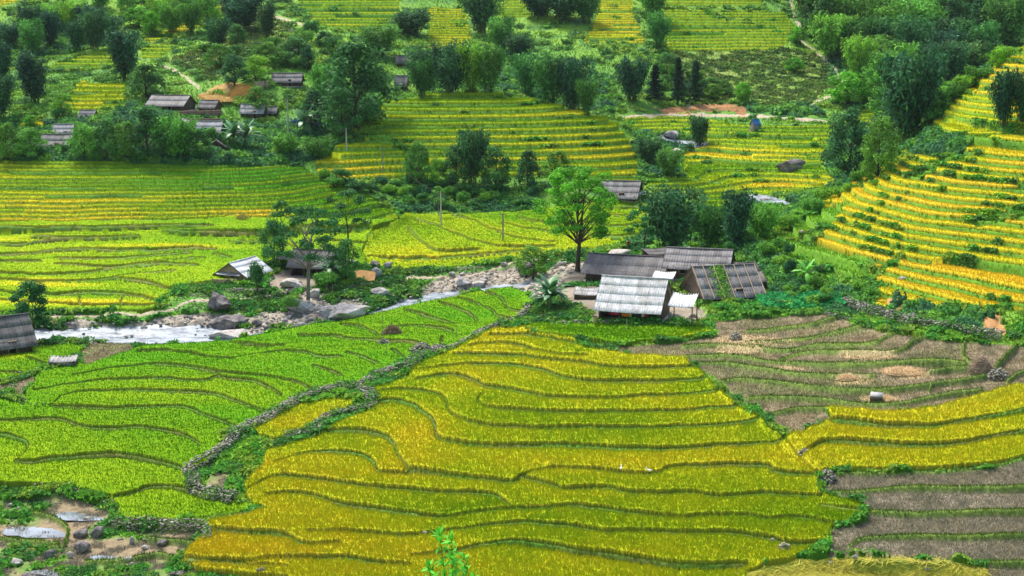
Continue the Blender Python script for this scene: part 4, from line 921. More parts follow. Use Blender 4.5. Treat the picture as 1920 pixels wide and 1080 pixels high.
# woods on the far slopes: individual trees
def wood(n, poly_lo, kinds, hr, wr, label, group, seed, cat='tree'):
    rs = np.random.RandomState(seed); k = 0; P = np.array(poly_lo, float); pts = []
    for _ in range(n*60):
        if k >= n: break
        px = P[:, 0].min()+rs.rand()*(np.ptp(P[:, 0])); py = P[:, 1].min()+rs.rand()*(np.ptp(P[:, 1])); ins = False
        for i in range(len(P)):
            a = P[i]; b = P[(i+1) % len(P)]
            if (a[1] > py) != (b[1] > py) and px < (b[0]-a[0])*(py-a[1])/(b[1]-a[1])+a[0]: ins = not ins
        if not ins or any(math.hypot(px-a, (py-b)*1.6) < wr*.55 for a, b in pts): continue
        pts.append((px, py)); k += 1
    pts.sort(key=lambda t: t[1])
    for px, py in pts: put(kinds[rs.randint(len(kinds))], px, py, hr*(.65+.6*rs.rand()), wr*(.7+.6*rs.rand()), label, group=group, cat=cat)
wood(56, [(1490,20),(1560,-10),(1700,-30),(1930,-30),(1930,60),(1870,110),(1790,165),(1745,215),(1690,250),(1640,215),(1600,150),(1555,110),(1510,70)], ['bam0','bam1','bam2','bamg0','bamg1','bamg2','brd0','brd1','col1','brd2','bamg2','bamg1'], 84, 76, 'one of the green trees and bamboos crowding the wooded slope at top right', 'trees of the wooded slope at top right', 5)
wood(20, [(1750,190),(1800,150),(1870,105),(1900,100),(1850,150),(1790,190),(1740,240)], ['shr0','shr1','brt','bamg1'], 28, 34, 'one of the small bushes fringing the crest of the right hill', 'bushes fringing the crest of the right hill', 15, 'bush')
wood(20, [(180,20),(250,-10),(400,-20),(420,20),(370,60),(290,95),(230,60)], ['bamg0','bamg1','brd2','brt','bamg2','brd2'], 46, 46, 'one of the mid green trees of the wood at upper left', 'trees of the wood at upper left', 6)
wood(12, [(0,75),(90,50),(170,30),(215,75),(200,98),(120,104),(0,112)], ['bam0','bam1','brd1','bamg1','bamg0'], 54, 50, 'one of the dark trees in the belt on the left hill', 'trees of the dark belt on the left hill', 7)
wood(14, [(600,60),(640,80),(700,140),(740,175),(640,170),(560,150),(540,110)], ['brd1','shr0','bamg2','brd0'], 34, 40, 'one of the small trees on the rough slope left of the round-topped terrace', 'small trees left of the round-topped terrace', 8)
wood(12, [(385,60),(440,70),(520,90),(540,130),(450,140),(380,110)], ['shr0','shr1','brd1','bamg2'], 26, 32, 'one of the bushes on the slope above the straw heap', 'bushes above the straw heap', 9, 'bush')
wood(16, [(0,245),(140,215),(300,225),(420,260),(560,245),(630,260),(600,300),(400,310),(0,300)], ['shr0','shr2','brt','shr1'], 20, 28, 'one of the low bushes between the village roofs', 'low bushes in the village', 10, 'bush')
wood(26, [(600,335),(760,350),(1010,372),(1010,392),(840,396),(700,372),(600,345)], ['shr0','shr2','shr1'], 22, 34, 'one of the hedge bushes under the mound', 'hedge bushes under the mound', 11, 'bush')
wood(30, [(1190,400),(1230,395),(1400,450),(1470,480),(1560,530),(1640,560),(1600,580),(1490,575),(1440,530),(1400,480),(1300,480)], ['shr0','shr1','shr2','shr1'], 26, 36, 'one of the bushes on the bank right of the farm', 'bushes on the bank right of the farm', 12, 'bush')
wood(16, [(1440,440),(1520,385),(1600,340),(1640,310),(1620,350),(1540,400),(1480,440)], ['shr1','shr0','bamg1'], 28, 34, 'one of the bushes between the stream and the right hill', 'bushes between the stream and the right hill', 13, 'bush')
wood(12, [(1240,130),(1300,150),(1400,185),(1300,195),(1230,190)], ['shr0','shr2','bamg2','brd1'], 30, 34, 'one of the bushes under the row of conifers', 'bushes under the conifers', 14, 'bush')
# trees seen in detail
def big_tree(name, px, py, hpx, wpx, hue, seed, label, trunk, lobes, nl, bark, tr, lsz, sparse=.8, flat=.55):
    x, y, z = hit(px, py); m = math.hypot(y, CAMZ-z)/F0
    st, lf, b = mk_broad(hpx*m*1.07, wpx*m/2, hue, seed, trunk, lobes, nl, flat, tr, bark, sparse, lsz)
    r = empty(name, (x, y, z), 0, label, 'tree'); st.build('trunk', b, r, True); lf.build('crown', M_LEAF, r); return r
big_tree('tall_tree', 1083, 508, 188, 150, (.13,.42,.03), 301, 'tall bright green tree with a dark trunk beside the farm', .30, 46, 11500, M_BARK, .30, .19, .50, .5)
big_tree('tall_tree', 578, 572, 180, 150, (.05,.19,.045), 302, 'tall airy tree with a pale straight trunk before the dark river house', .42, 26, 4600, M_PALEBARK, .26, .18, .50, .45)
big_tree('slender_tree', 532, 500, 122, 60, (.04,.16,.045), 306, 'slender dark tree behind and left of the airy tree', .4, 12, 1700, M_BARK, .12, .18, .7)
big_tree('slender_tree', 655, 500, 140, 90, (.05,.16,.045), 303, 'thin leaning tree with sparse crown right of the airy tree', .5, 14, 1800, M_BARK, .13, .18, .6)
big_tree('slender_tree', 1207, 478, 88, 76, (.07,.27,.06), 304, 'thin light-leaved tree between the tall tree and the bamboo thicket', .35, 12, 1900, M_BARK, .10, .17, .6)
big_tree('riverside_tree', 64, 640, 110, 72, (.03,.15,.045), 305, 'dark small tree with a thin trunk on the river bank at left', .25, 16, 3400, M_BARK, .10, .17, 1.0)
def banana(px, py, hpx, label, seed, hue=(.05,.19,.05), nst=2, nl=11):
    x, y, z = hit(px, py); m = math.hypot(y, CAMZ-z)/F0; r = empty('banana_plant', (x, y, z), 0, label, 'banana plant')
    ss, ll = mk_banana_parts(hpx*m*1.15, seed, hue, nl, nst)
    for a in ss: a.build('stem', M_BAN, r, True)
    for a in ll: a.build('leaf', M_BAN, r)
banana(1032, 582, 64, 'big drooping banana plant at the end of the stone wall by the farm', 1, (.055,.17,.06), 3, 15)
banana(1512, 538, 50, 'young light green banana plant above the squash vines', 2, (.12,.42,.03), 1, 8)
banana(440, 278, 50, 'banana plant beside the pale shed roof in the village', 3, (.07,.20,.07))
banana(462, 282, 52, 'banana plant right of the one by the pale shed roof', 4, (.055,.18,.06))
banana(572, 258, 52, 'banana plant in front of the blue tarpaulin shed', 5, (.045,.15,.06))
banana(622, 528, 46, 'banana plant before the dark river house', 6, (.04,.14,.05))
banana(560, 98, 22, 'small banana plant by the hut near the white track', 7, (.10,.22,.10), 1, 8)
big_tree('slender_tree', 822, 410, 58, 24, (.10,.30,.06), 309, 'tiny thin tree with a tuft of leaves beside the grey power pole', .7, 6, 500, M_PALEBARK, .06, .15, .9)
print('plants done', round(time.time()-T0, 1))
# ---------------------------------------------------------------- buildings
def roofmat(name, scale=3, spec=.25, rough=.7): return mat_attr(name, scale, .74, 1.2, rough=rough, bump=.01, spec=spec)
M_ROOF = roofmat('corrugated_sheet')
def roof_stains():
    nt = M_ROOF.node_tree; b = [n for n in nt.nodes if n.type == 'BSDF_PRINCIPLED'][0]; src = b.inputs['Base Color'].links[0].from_socket
    v = ncoord(nt, (1, .35, 1)); n = nnoise(nt, v, .9, 6, .75); c = nmul(nt, src, nramp(nt, n, [(.30, (.45,.40,.34)), (.45, (.82,.80,.76)), (.58, (1,1,1)), (.75, (1.12,1.1,1.06))])); nt.links.new(c, b.inputs['Base Color'])
roof_stains()
M_WOOD = mat_plain('weathered_planks', (.16,.12,.085), (.075,.055,.04), 3, .9, .02, (4, 4, .4))
M_WOODL = mat_plain('pale_planks', (.58,.44,.28), (.38,.27,.16), 3, .9, .02, (4, 4, .4))
M_DARKIN = mat_plain('dark_interior', (.02,.017,.015), (.035,.03,.025), 3, .95, 0)
M_CONC = mat_plain('rough_plaster', (.40,.37,.33), (.25,.22,.19), 2, .9, .02)
M_EARTHW = mat_plain('earth_wall', (.30,.22,.15), (.19,.14,.10), 2, .9, .02)
def boxes(bl):
    "list of (cx,cy,cz,sx,sy,sz[,rz])"
    a = Acc()
    for q in bl:
        cx, cy, cz_, sx, sy, sz = q[:6]; r = q[6] if len(q) > 6 else 0; c, s = math.cos(r), math.sin(r)
        P = np.array([[x, y, z] for z in (-.5, .5) for x, y in ((-.5, -.5), (.5, -.5), (.5, .5), (-.5, .5))])*[sx, sy, sz]
        P = np.stack([P[:, 0]*c-P[:, 1]*s, P[:, 0]*s+P[:, 1]*c, P[:, 2]], 1)+[cx, cy, cz_]
        a.add(P, [(3, 2, 1, 0), (4, 5, 6, 7), (0, 1, 5, 4), (1, 2, 6, 5), (2, 3, 7, 6), (3, 0, 4, 7)])
    return a
ROOFC = {'white': ((.62,.62,.62), .10), 'dark': ((.15,.145,.145), .12), 'grey': ((.23,.22,.215), .14), 'light': ((.42,.415,.41), .12), 'tin': ((.82,.84,.87), .03), 'blue': ((.05,.22,.55), .1), 'brown': ((.17,.15,.14), .3)}
def roof_slope(name, parent, p0, ex, ey, L, S, colr, seed, rows=4, pan=.9, pitch=.34, amp=.035, sagv=.10):
    "sheet roof: p0 top-left ridge corner, ex along ridge, ey down slope (unit), L length, S slope length"
    rs = np.random.RandomState(seed); base, var = ROOFC[colr]; base = np.array(base)
    n = np.cross(ex, ey); n = n*(1 if n[2] > 0 else -1)
    a = Acc(); nx = max(int(L/(pitch/4)), 8); us = np.linspace(0, L, nx+1); rl = S/rows
    tones = np.clip(1+var*rs.normal(size=(rows, int(L/pan)+2)), .55, 1.5)
    for r in range(rows):
        for side in (0, 1):
            pass
        v0 = r*rl; v1 = (r+1)*rl+.05; V = []; C = []
        for v, lift in ((v0, .0), ((v0+v1)/2, .01), (v1-.02, .022), (v1, -.01)):
            w = amp*np.cos(us*2*math.pi/pitch)
            P = p0+np.outer(us, ex)+v*ey+np.outer(w+lift-sagv*np.sin(math.pi*us/L)*1.0, n); V.append(P)
            ti = np.minimum((us/pan).astype(int), tones.shape[1]-1); c = base[None]*tones[r, ti][:, None]
            seam = (np.abs((us/pan) % 1-.5) > .46)
            c = np.where(seam[:, None], c*.72, c)
            if v == v1: c = c*.72
            C.append(c)
        V = np.vstack(V); C = np.vstack(C); m = nx+1; i = np.arange(nx)
        F = np.vstack([np.stack([k*m+i, k*m+i+1, (k+1)*m+i+1, (k+1)*m+i], 1) for k in range(3)])
        a.add(V, F, C)
    o = a.build(name, M_ROOF, parent); return o
def tri_prism(pts, y0, y1):
    pts = np.array(pts, float); n = len(pts); V = np.vstack([np.column_stack([pts[:, 0]*0+0, pts[:, 0], pts[:, 1]]), ])
    return V
def house(px, py, L, Dp, hw, rise, yaw, roof, label, nm='farmhouse', wall=None, over=.7, lean_front=0, openf=False, seed=0, rows=4, dark_gable=False, sink=.3, cat='house', ribs=0, backup=0, asym=1.0, win=True, gpos=None, fence=False):
    x, y, z = gpos or hit(px, py); yw = math.radians(yaw); wall = wall or M_WOOD
    # front-wall base centre is at (px, py); house extends away from the camera
    c, s = math.cos(yw), math.sin(yw); hx = x - s*Dp/2; hy = y + c*Dp/2
    r = empty(nm, (hx, hy, z), yw, label, cat); rs = np.random.RandomState(seed+900)
    f = -Dp/2; b = Dp/2; t = .12
    wl_ = [(0, b-t/2, hw/2-sink/2, L, t, hw+sink), (-L/2+t/2, 0, hw/2-sink/2, t, Dp-2*t, hw+sink), (L/2-t/2, 0, hw/2-sink/2, t, Dp-2*t, hw+sink)]
    if not openf: wl_.append((0, f+t/2, hw/2-sink/2, L, t, hw+sink))
    else: wl_ += [(0, f+Dp*.35, hw/2-sink/2, L-2*t, t, hw+sink)]
    a = boxes(wl_)
    for sx in (-1, 1):      # gable triangles
        x0 = sx*(L/2-t/2)-t/2; P = []
        for xx in (x0, x0+t): P += [[xx, f, hw], [xx, b, hw], [xx, 0, hw+rise-.05]]
        a.add(P, [(0, 1, 2), (5, 4, 3)]); a.add(P, [(0, 3, 4, 1), (1, 4, 5, 2), (2, 5, 3, 0)])
    a.build('wall', wall, r)
    # plank battens: slim uprights on the front and the two ends
    if not openf:
        bl = [(-L/2+.25+i*(L-.5)/max(int(L/.6), 1), f-.025, hw/2, .05, .04, hw) for i in range(int(L/.6)+1)]
        bl += [(sx*(L/2+.02), f+.3+i*.6, hw/2+.0, .035, .05, hw) for sx in (-1, 1) for i in range(int(Dp/.6))]
        boxes(bl).build('batten', wall, r)
    # floor slab / footing
    boxes([(0, 0, -.12-sink/2, L+.5, Dp+.5, .3+sink)]).build('footing', M_CONC, r)
    run = Dp/2+over; k = rise/(Dp/2); Ls = L+2*min(over, .5)
    for side, nm_ in ((-1, 'roof_slope'), (1, 'roof_slope')):
        ey = np.array([0, side*1.0, -k]); S = run*math.hypot(1, k); ey = ey/np.linalg.norm(ey)
        roof_slope(nm_, r, np.array([-Ls/2, 0, hw+rise+.06]), np.array([1., 0, 0]), ey, Ls, S, roof, seed+side+5, rows=rows)
    rc = ROOFC[roof][0]
    rg = Acc(); V, F = tube([[-Ls/2-.05, 0, hw+rise+.10], [0, 0, hw+rise+.10], [Ls/2+.05, 0, hw+rise+.10]], [.11, .11, .11], 6); rg.add(V, F, np.array(rc)*.85); rg.build('ridge_cap', M_ROOF, r)
    # verge boards at both ends
    for sx in (-1, 1):
        for side in (-1, 1):
            V, F = tube([[sx*(Ls/2-.03), 0, hw+rise-.02], [sx*(Ls/2-.03), side*run, hw+rise-k*run-.02]], [.06, .06], 4); q = Acc(); q.add(V, F); q.build('verge_board', M_WOOD, r)
    if ribs:
        for i in range(ribs):
            X = -Ls/2+.15+i*(Ls-.3)/(ribs-1); V, F = tube([[X, -.05, hw+rise+.16], [X, -run, hw+rise-k*run+.16]], [.06, .06], 4); q = Acc(); q.add(V, F); q.build('roof_pole', M_WOODL, r)
    # front posts under the eave, door, window
    npst = max(int(L/2.2)+1, 2) if openf else 2
    for i in range(npst):
        X = -L/2+.2+i*(L-.4)/(npst-1); boxes([(X, f-over*.55 if not openf else f+.1, (hw-.1)/2-.1, .13, .13, hw+.1)]).build('post', M_WOOD, r)
    if not openf and L > 3.5:
        d = boxes([(L*.12, f-.035, .95, .9, .06, 1.9)]).build('door', M_DARKIN, r)
        boxes([(L*.12-.5, f-.05, .95, .08, .1, 2.0), (L*.12+.5, f-.05, .95, .08, .1, 2.0), (L*.12, f-.05, 1.99, 1.1, .1, .08)]).build('door_frame', M_WOODL, d)
        if win:
            w = boxes([(-L*.22, f-.035, hw*.55, .7, .06, .6)]).build('window', M_DARKIN, r)
            boxes([(-L*.22, f-.05, hw*.55+.33, .84, .1, .07), (-L*.22, f-.05, hw*.55-.33, .84, .1, .07)]).build('window_frame', M_WOODL, w)
    return r, (hx, hy, z, yw)
INFO = {}
def fit(r, px, py, yaw, Dp, tgt, side=False):
    "measure the roof and nudge, resize the building until it has the surveyed extents"
    yw = math.radians(yaw); s = 1.0; sz = 1.0; bx, by = px, py
    for it in range(4):
        bpy.context.view_layer.update(); P = []
        for c in r.children:
            if c.name.startswith('roof_slope'):
                n = len(c.data.vertices); V = np.empty(n*3, np.float32); c.data.vertices.foreach_get('co', V); V = V.reshape(-1, 3); M = np.array(c.matrix_world); P.append(V@M[:3, :3].T+M[:3, 3])
        P = np.vstack(P); X, Y = project(P[:, 0], P[:, 1], P[:, 2]); x0, x1, y0, y1 = X.min(), X.max(), Y.min(), Y.max()
        s *= (tgt[1]-tgt[0])/(x1-x0); sz *= min(max((tgt[3]-tgt[2])/(y1-y0), .7), 1.4); sz = min(max(sz, .45), 1.9)
        bx += ((tgt[0]+tgt[1])-(x0+x1))/2*.9; by += (tgt[3]-y1)*.9
        x, y, z = hit(bx, by); h = 0 if side else Dp*s/2
        r.scale = (s, s, sz); r.location = (x-math.sin(yw)*h, y+math.cos(yw)*h, z)
    return (r.location.x, r.location.y, r.location.z, yw, s, sz)
# farm cluster ------------------------------------------------------------------
hA, gA = house(1178, 606, 8.6, 8.2, 2.3, 3.1, -17, 'white', 'big farmhouse with pale corrugated roof and laundry under its open front eave', over=1.0, openf=True, seed=1, rows=4)
gA = fit(hA, 1178, 606, -17, 8.2, (1112, 1265, 516, 590))
hB, gB = house(1163, 552, 9.2, 6.4, 2.3, 2.3, -17, 'dark', 'dark corrugated farmhouse directly behind the pale-roofed one', seed=2, rows=2, over=.9)
gB = fit(hB, 1163, 552, -17, 6.4, (1087, 1268, 474, 521))
hC, gC = house(1316, 519, 7.6, 6.0, 2.2, 2.1, -15, 'grey', 'grey corrugated farmhouse at the rear right of the farm', seed=3, rows=3)
gC = fit(hC, 1316, 519, -15, 6.0, (1240, 1380, 463, 509))
hD, gD = house(1372, 575, 7.6, 6.4, 1.7, 3.0, 14, 'grey', 'overgrown shed with lashed poles over its steep sheet roof, right of the farm', nm='barn', ribs=7, seed=4, over=1.0, rows=3, cat='barn')
gD = fit(hD, 1372, 575, 14, 6.4, (1272, 1440, 495, 563))
def shed_roof(px, py, L, Dp, h0, h1, yaw, roof, label, nm='lean_to', seed=0, posts=True, cat='shed', rows=2, wallm=None, thick=False, gpos=None, ground=None):
    "single pitch roof on posts: h0 front eave, h1 back edge"
    x, y, z = gpos or hit(px, py); yw = math.radians(yaw); r = empty(nm, (x, y, z), yw, label, cat)
    S = math.hypot(Dp, h1-h0); ey = np.array([0, -Dp, h0-h1])/S
    roof_slope('roof_slope', r, np.array([-L/2, Dp, h1]), np.array([1., 0, 0]), ey, L, S, roof, seed, rows=rows)
    for sx in (-1, 1):
        for yy, hh in ((.15, h0), (Dp-.15, h1)): boxes([(sx*(L/2-.15), yy, hh/2-.12, .12, .12, hh+.15)]).build('post', M_WOOD, r)
    boxes([(0, .15, h0-.09, L, .08, .08)]).build('beam', M_WOOD, r); boxes([(0, Dp-.15, h1-.12, L, .08, .08)]).build('beam', M_WOOD, r)
    if wallm: boxes([(0, Dp-.3, h1/2-.2, L-.3, .1, h1-.1), (-L/2+.25, Dp/2, h0/2-.15, .1, Dp-.7, h0-.1), (L/2-.25, Dp/2, h0/2-.15, .1, Dp-.7, h0-.1), (0, .3, h0/2-.15, L-.3, .1, h0-.1)]).build('wall', wallm, r)
    return r
_h = shed_roof(1273, 601, 3.4, 3.2, 1.9, 2.6, -20, 'tin', 'small open shelter with a smooth white roof joined to the pale farmhouse', seed=5, rows=1)
fit(_h, 1273, 601, -20, 3.2, (1252, 1310, 547, 578), True)
_h = shed_roof(1230, 548, 3.2, 2.6, 2.5, 3.1, -17, 'tin', 'small bluish-white roof in the gap behind the pale farmhouse', seed=6, rows=1)
fit(_h, 1230, 548, -17, 2.6, (1222, 1268, 507, 524), True)
shed_roof(1100, 562, 3.6, 2.4, .7, 1.3, -10, 'light', 'low pen roofed with old grey sheets at the left of the farm', nm='animal_pen', seed=7, wallm=M_WOOD)
shed_roof(1418, 545, 3.2, 4.2, 1.2, 3.2, 14, 'brown', 'small rusty sheet roof at the right end of the overgrown shed', seed=8, wallm=M_WOOD)
shed_roof(1240, 500, 4.2, 2.5, 1.9, 2.4, 20, 'dark', 'narrow dark lean-to between the two rear farm roofs', seed=9, wallm=M_WOOD)
# laundry on lines under the front eave
def cloth(parent_xyz, yw, lx, ly, w, h, col, label, seed):
    rs = np.random.RandomState(seed); n = 9; V = []; 
    for j in range(6):
        for i in range(n):
            X = -w/2+w*i/(n-1); Z = -h*j/5*(1+.06*math.sin(i*1.7+seed)); V.append([X+.02*rs.normal(), .05*math.sin(i*1.9+seed)*(.4+j/5), Z])
    F = [(j*n+i, j*n+i+1, (j+1)*n+i+1, (j+1)*n+i) for j in range(5) for i in range(n-1)]
    m = bpy.data.materials.get('cloth_%d' % seed) or mat_plain('cloth_%d' % seed, col, np.array(col)*.6, 3, .8, 0)
    o = mesh_np('garment', np.array(V), [F], m); c, s = math.cos(yw), math.sin(yw)
    o.location = (parent_xyz[0]+lx*c-ly*s, parent_xyz[1]+lx*s+ly*c, parent_xyz[2]); o.rotation_euler = (0, 0, yw); tag(o, label, 'garment', 'laundry under the farmhouse eave')
for i, (lx, w, h, col, nm_) in enumerate([(-2.4,.55,.9,(.35,.02,.06),'dark red shirt at the left of the laundry line'),(-1.75,.95,.85,(.65,.05,.15),'pink-red cloth on the laundry line, left of the orange one'),(-.3,1.0,1.0,(.80,.20,.03),'bright orange-red patterned cloth in the middle of the laundry line'),(.3,.35,1.0,(.75,.60,.20),'yellow strip of cloth touching the orange one on the laundry line'),(.95,.5,.75,(.16,.13,.32),'small violet garment right of the yellow cloth strip'),(2.15,.3,.9,(.80,.75,.75),'white towel left of the crimson garment'),(2.45,.6,.85,(.60,.02,.10),'crimson garment at the right of the laundry line'),(-3.3,.8,.5,(.30,.28,.22),'dull beige cloth at the far left of the laundry line')]):
    cloth((gA[0], gA[1], gA[2]+1.95*gA[5]), gA[3], lx*gA[4], -(4.1+.3)*gA[4], w, h, col, nm_, i+1)
xw, yw_, zw = gA[0], gA[1], gA[2]
ob = empty('basket', (gA[0]-3.9*math.cos(gA[3])+4.7*math.sin(gA[3]), gA[1]-3.9*math.sin(gA[3])-4.7*math.cos(gA[3]), gA[2]), 0, 'tall grey-brown basket by the left post of the pale farmhouse', 'basket')
a = Acc(); V, F = tube([[0, 0, 0], [0, 0, .3], [0, 0, .72]], [.22, .28, .30], 12); a.add(V, F); a.build('body', M_WOODL, ob); a = Acc(); V, F = tube([[0, 0, .70], [0, 0, .76]], [.32, .32], 12); a.add(V, F); a.build('rim', M_WOOD, ob)
# river houses --------------------------------------------------------------------
def gable_front(px, py, Wd, L, hw, rise, yaw, roof, label, wall, seed, nm='farmhouse', over=.6, porch=None):
    "gable faces the viewer: ridge runs away"
    x, y, z = hit(px, py); yw = math.radians(yaw); r = empty(nm, (x, y, z), yw, label, 'house')
    t = .12; f = 0; 
    a = boxes([(-Wd/2+t/2, L/2, hw/2-.2, t, L-2*t, hw+.4), (Wd/2-t/2, L/2, hw/2-.2, t, L-2*t, hw+.4), (0, t/2, hw/2-.2, Wd, t, hw+.4), (0, L-t/2, hw/2-.2, Wd, t, hw+.4)])
    for yy in (0, L-t):
        P = []
        for q in (yy, yy+t): P += [[-Wd/2, q, hw], [Wd/2, q, hw], [0, q, hw+rise-.05]]
        a.add(P, [(0, 1, 2), (5, 4, 3)]); a.add(P, [(0, 3, 4, 1), (1, 4, 5, 2), (2, 5, 3, 0)])
    a.build('wall', wall, r)
    boxes([(-Wd/2+.3+i*.55, -.03, hw/2+(rise*(1-abs(-Wd/2+.3+i*.55)/(Wd/2)))*.45, .05, .05, hw+(rise*(1-abs(-Wd/2+.3+i*.55)/(Wd/2)))*.85) for i in range(int(Wd/.55))]).build('batten', wall, r)
    k = rise/(Wd/2); run = Wd/2+over
    for side in (-1, 1):
        ey = np.array([side*1.0, 0, -k]); S = run*math.hypot(1, k); ey /= np.linalg.norm(ey)
        roof_slope('roof_slope', r, np.array([0, -over, hw+rise+.06]), np.array([0, 1., 0]), ey, L+2*over, S, roof, seed+side+3, rows=3)
    q = Acc(); V, F = tube([[0, -over-.05, hw+rise+.1], [0, L+over, hw+rise+.1]], [.1, .1], 6); q.add(V, F, np.array(ROOFC[roof][0])*.9); q.build('ridge_cap', M_ROOF, r)
    for side in (-1, 1):
        V, F = tube([[0, -over+.04, hw+rise-.03], [side*run, -over+.04, hw+rise-k*run-.03]], [.06, .06], 4); q = Acc(); q.add(V, F); q.build('verge_board', M_WOOD, r)
    d = boxes([(Wd*.05, -.05, .9, .85, .06, 1.8)]).build('door', M_DARKIN, r); boxes([(-Wd*.28, -.05, hw*.55, .6, .06, .5)]).build('window', M_DARKIN, r)
    if porch:
        ey = np.array([0, -1.2, -.35]); S = np.linalg.norm(ey); roof_slope('porch_roof', r, np.array([-Wd/2*.85, -.02, hw+.35]), np.array([1., 0, 0]), ey/S, Wd*.85, S, porch, seed+9, rows=1)
    return r
_h = gable_front(440, 532, 6.4, 7.5, 1.5, 2.4, -24, 'tin', 'small river house with shining white gable roof and plank walls', M_WOODL, 11, over=.7, porch='light')
fit(_h, 440, 532, -24, 7.5, (397, 513, 480, 522), True)
_h, _g = house(588, 524, 7.0, 5.6, 2.2, 2.2, -14, 'dark', 'dark-roofed house behind the tall airy tree on the river bank', seed=12, rows=2, openf=True)
fit(_h, 588, 524, -14, 5.6, (535, 650, 466, 506))
shed_roof(628, 522, 3.6, 2.6, 1.9, 2.6, 4, 'dark', 'low dark lean-to at the right of the dark river house', seed=13, wallm=M_WOOD, rows=1)
shed_roof(535, 510, 3.0, 2.6, 2.0, 2.6, -25, 'grey', 'open grey roof at the left of the dark river house with clothes under it', seed=14)
# left edge big roof, small hut
_h, _g = house(-2, 664, 6.6, 6.0, 2.0, 2.6, 33, 'dark', 'large dark roof entering at the left edge above the river', nm='barn', seed=15, over=.9, rows=3, cat='barn')
fit(_h, -2, 664, 33, 6.0, (-70, 72, 588, 662))
_h = shed_roof(122, 690, 2.6, 1.7, .62, .80, 8, 'light', 'tiny block hut with a flat pale board roof among the left front plots', nm='field_hut', seed=16, wallm=M_CONC, cat='hut', rows=1)
fit(_h, 122, 690, 8, 1.7, (90, 147, 665, 682), True)
# middle distance hut under the mound
_h, _g = house(1167, 376, 6.6, 5.6, 1.6, 2.9, -14, 'grey', 'lone grey-roofed hut between the mound and the flat plots', nm='field_hut', seed=17, rows=3, cat='hut', over=1.0)
fit(_h, 1167, 376, -14, 5.6, (1115, 1208, 337, 374))
shed_roof(1196, 377, 2.6, 1.8, 1.3, 1.6, -14, 'white', 'little white-roofed stall at the right end of the lone grey hut', seed=18, rows=1)
# blue hut
_h, _g = house(1413, 242, 3.4, 3.0, 1.6, 1.0, 30, 'blue', 'tiny hut with a bright blue roof below the road cut', nm='field_hut', wall=M_CONC, seed=19, cat='hut', rows=1, over=.3, win=False)
fit(_h, 1413, 242, 30, 3.0, (1404, 1428, 224, 236))
# village
_h, _g = house(316, 218, 8.8, 7.4, 2.3, 3.0, -10, 'grey', 'longest village house with a grey-violet roof and plank walls', seed=20, rows=2, over=.8)
fit(_h, 316, 218, -10, 7.4, (270, 372, 178, 200))
_h, _g = house(390, 217, 4.8, 5.0, 2.1, 2.0, -14, 'dark', 'dark annex house right of the longest village house', seed=21, rows=2)
fit(_h, 390, 217, -14, 5.0, (368, 420, 187, 204))
_h, _g = house(474, 228, 7.6, 5.0, 1.8, 1.9, -2, 'light', 'pale low village shed roof right of the dark annex', nm='shed', seed=22, rows=2, cat='shed')
fit(_h, 474, 228, -2, 5.0, (448, 502, 195, 214))
_h, _g = house(511, 228, 3.0, 4.2, 1.6, 1.5, -2, 'grey', 'narrow grey roof touching the pale low village shed', nm='shed', seed=23, rows=1, cat='shed')
fit(_h, 511, 228, -2, 4.2, (500, 524, 200, 214))
_h, _g = house(392, 260, 7.0, 5.4, 1.5, 2.4, -3, 'light', 'light grey village roof beside the banana plants', nm='shed', seed=24, rows=2, cat='shed')
fit(_h, 392, 260, -3, 5.4, (361, 425, 227, 249))
_h = gable_front(412, 288, 4.6, 3.0, 1.3, 1.7, 8, 'brown', 'small open-gabled brown hut under the banana plants', M_WOOD, 25, nm='shed')
fit(_h, 412, 288, 8, 3.0, (384, 428, 260, 278), True)
_h, _g = house(107, 282, 7.6, 6.0, 1.5, 2.5, -4, 'grey', 'long grey-violet roof in the left part of the village', seed=26, rows=2)
fit(_h, 107, 282, -4, 6.0, (68, 148, 251, 276))
_h, _g = house(123, 254, 4.6, 4.5, 1.8, 2.0, 12, 'light', 'pale roof just above the long left village roof', nm='shed', seed=27, rows=2, cat='shed')
fit(_h, 123, 254, 12, 4.5, (98, 142, 232, 252))
_h, _g = house(168, 228, 5.2, 5.0, 1.6, 2.2, -8, 'grey', 'grey roof at the upper left of the village under yellow terraces', seed=28, rows=2)
fit(_h, 168, 228, -8, 5.0, (144, 188, 206, 223))
_h, _g = house(206, 250, 2.6, 2.4, 1.6, 1.4, 10, 'light', 'tiny pale roof peeping between village trees', nm='shed', seed=29, rows=1, cat='shed')
fit(_h, 206, 250, 10, 2.4, (187, 208, 229, 241))
shed_roof(355, 250, 2.2, 3.0, 2.2, 3.0, 60, 'grey', 'steep small grey roof left of the light grey village roof', seed=30, wallm=M_WOOD)
_h, _g = house(541, 166, 9.0, 5.0, 1.6, 2.0, -2, 'grey', 'long grey house in the shrubs above the straw heap', seed=31, rows=2)
fit(_h, 541, 166, -2, 5.0, (507, 572, 137, 156))
_h, _g = house(553, 104, 4.2, 3.6, 1.5, 1.6, 0, 'light', 'hut beside the white winding track on the left hill', nm='field_hut', seed=32, rows=1, cat='hut')
fit(_h, 553, 104, 0, 3.6, (533, 558, 85, 98))
_h, _g = house(752, 172, 3.6, 3.6, 2.0, 2.0, -6, 'grey', 'grey house half hidden left of the grove behind the mound', seed=33, rows=1)
fit(_h, 752, 172, -6, 3.6, (738, 768, 141, 162))
_h, _g = house(752, 142, 3.4, 3.4, 1.6, 1.6, 10, 'brown', 'brown hut above the half hidden grey house', nm='field_hut', seed=34, rows=1, cat='hut')
fit(_h, 752, 142, 10, 3.4, (740, 768, 104, 120))
shed_roof(607, 240, 4.0, 2.2, 1.9, 2.3, -6, 'light', 'flat pale roof over blue tarpaulin at the right of the village', seed=35, rows=1)
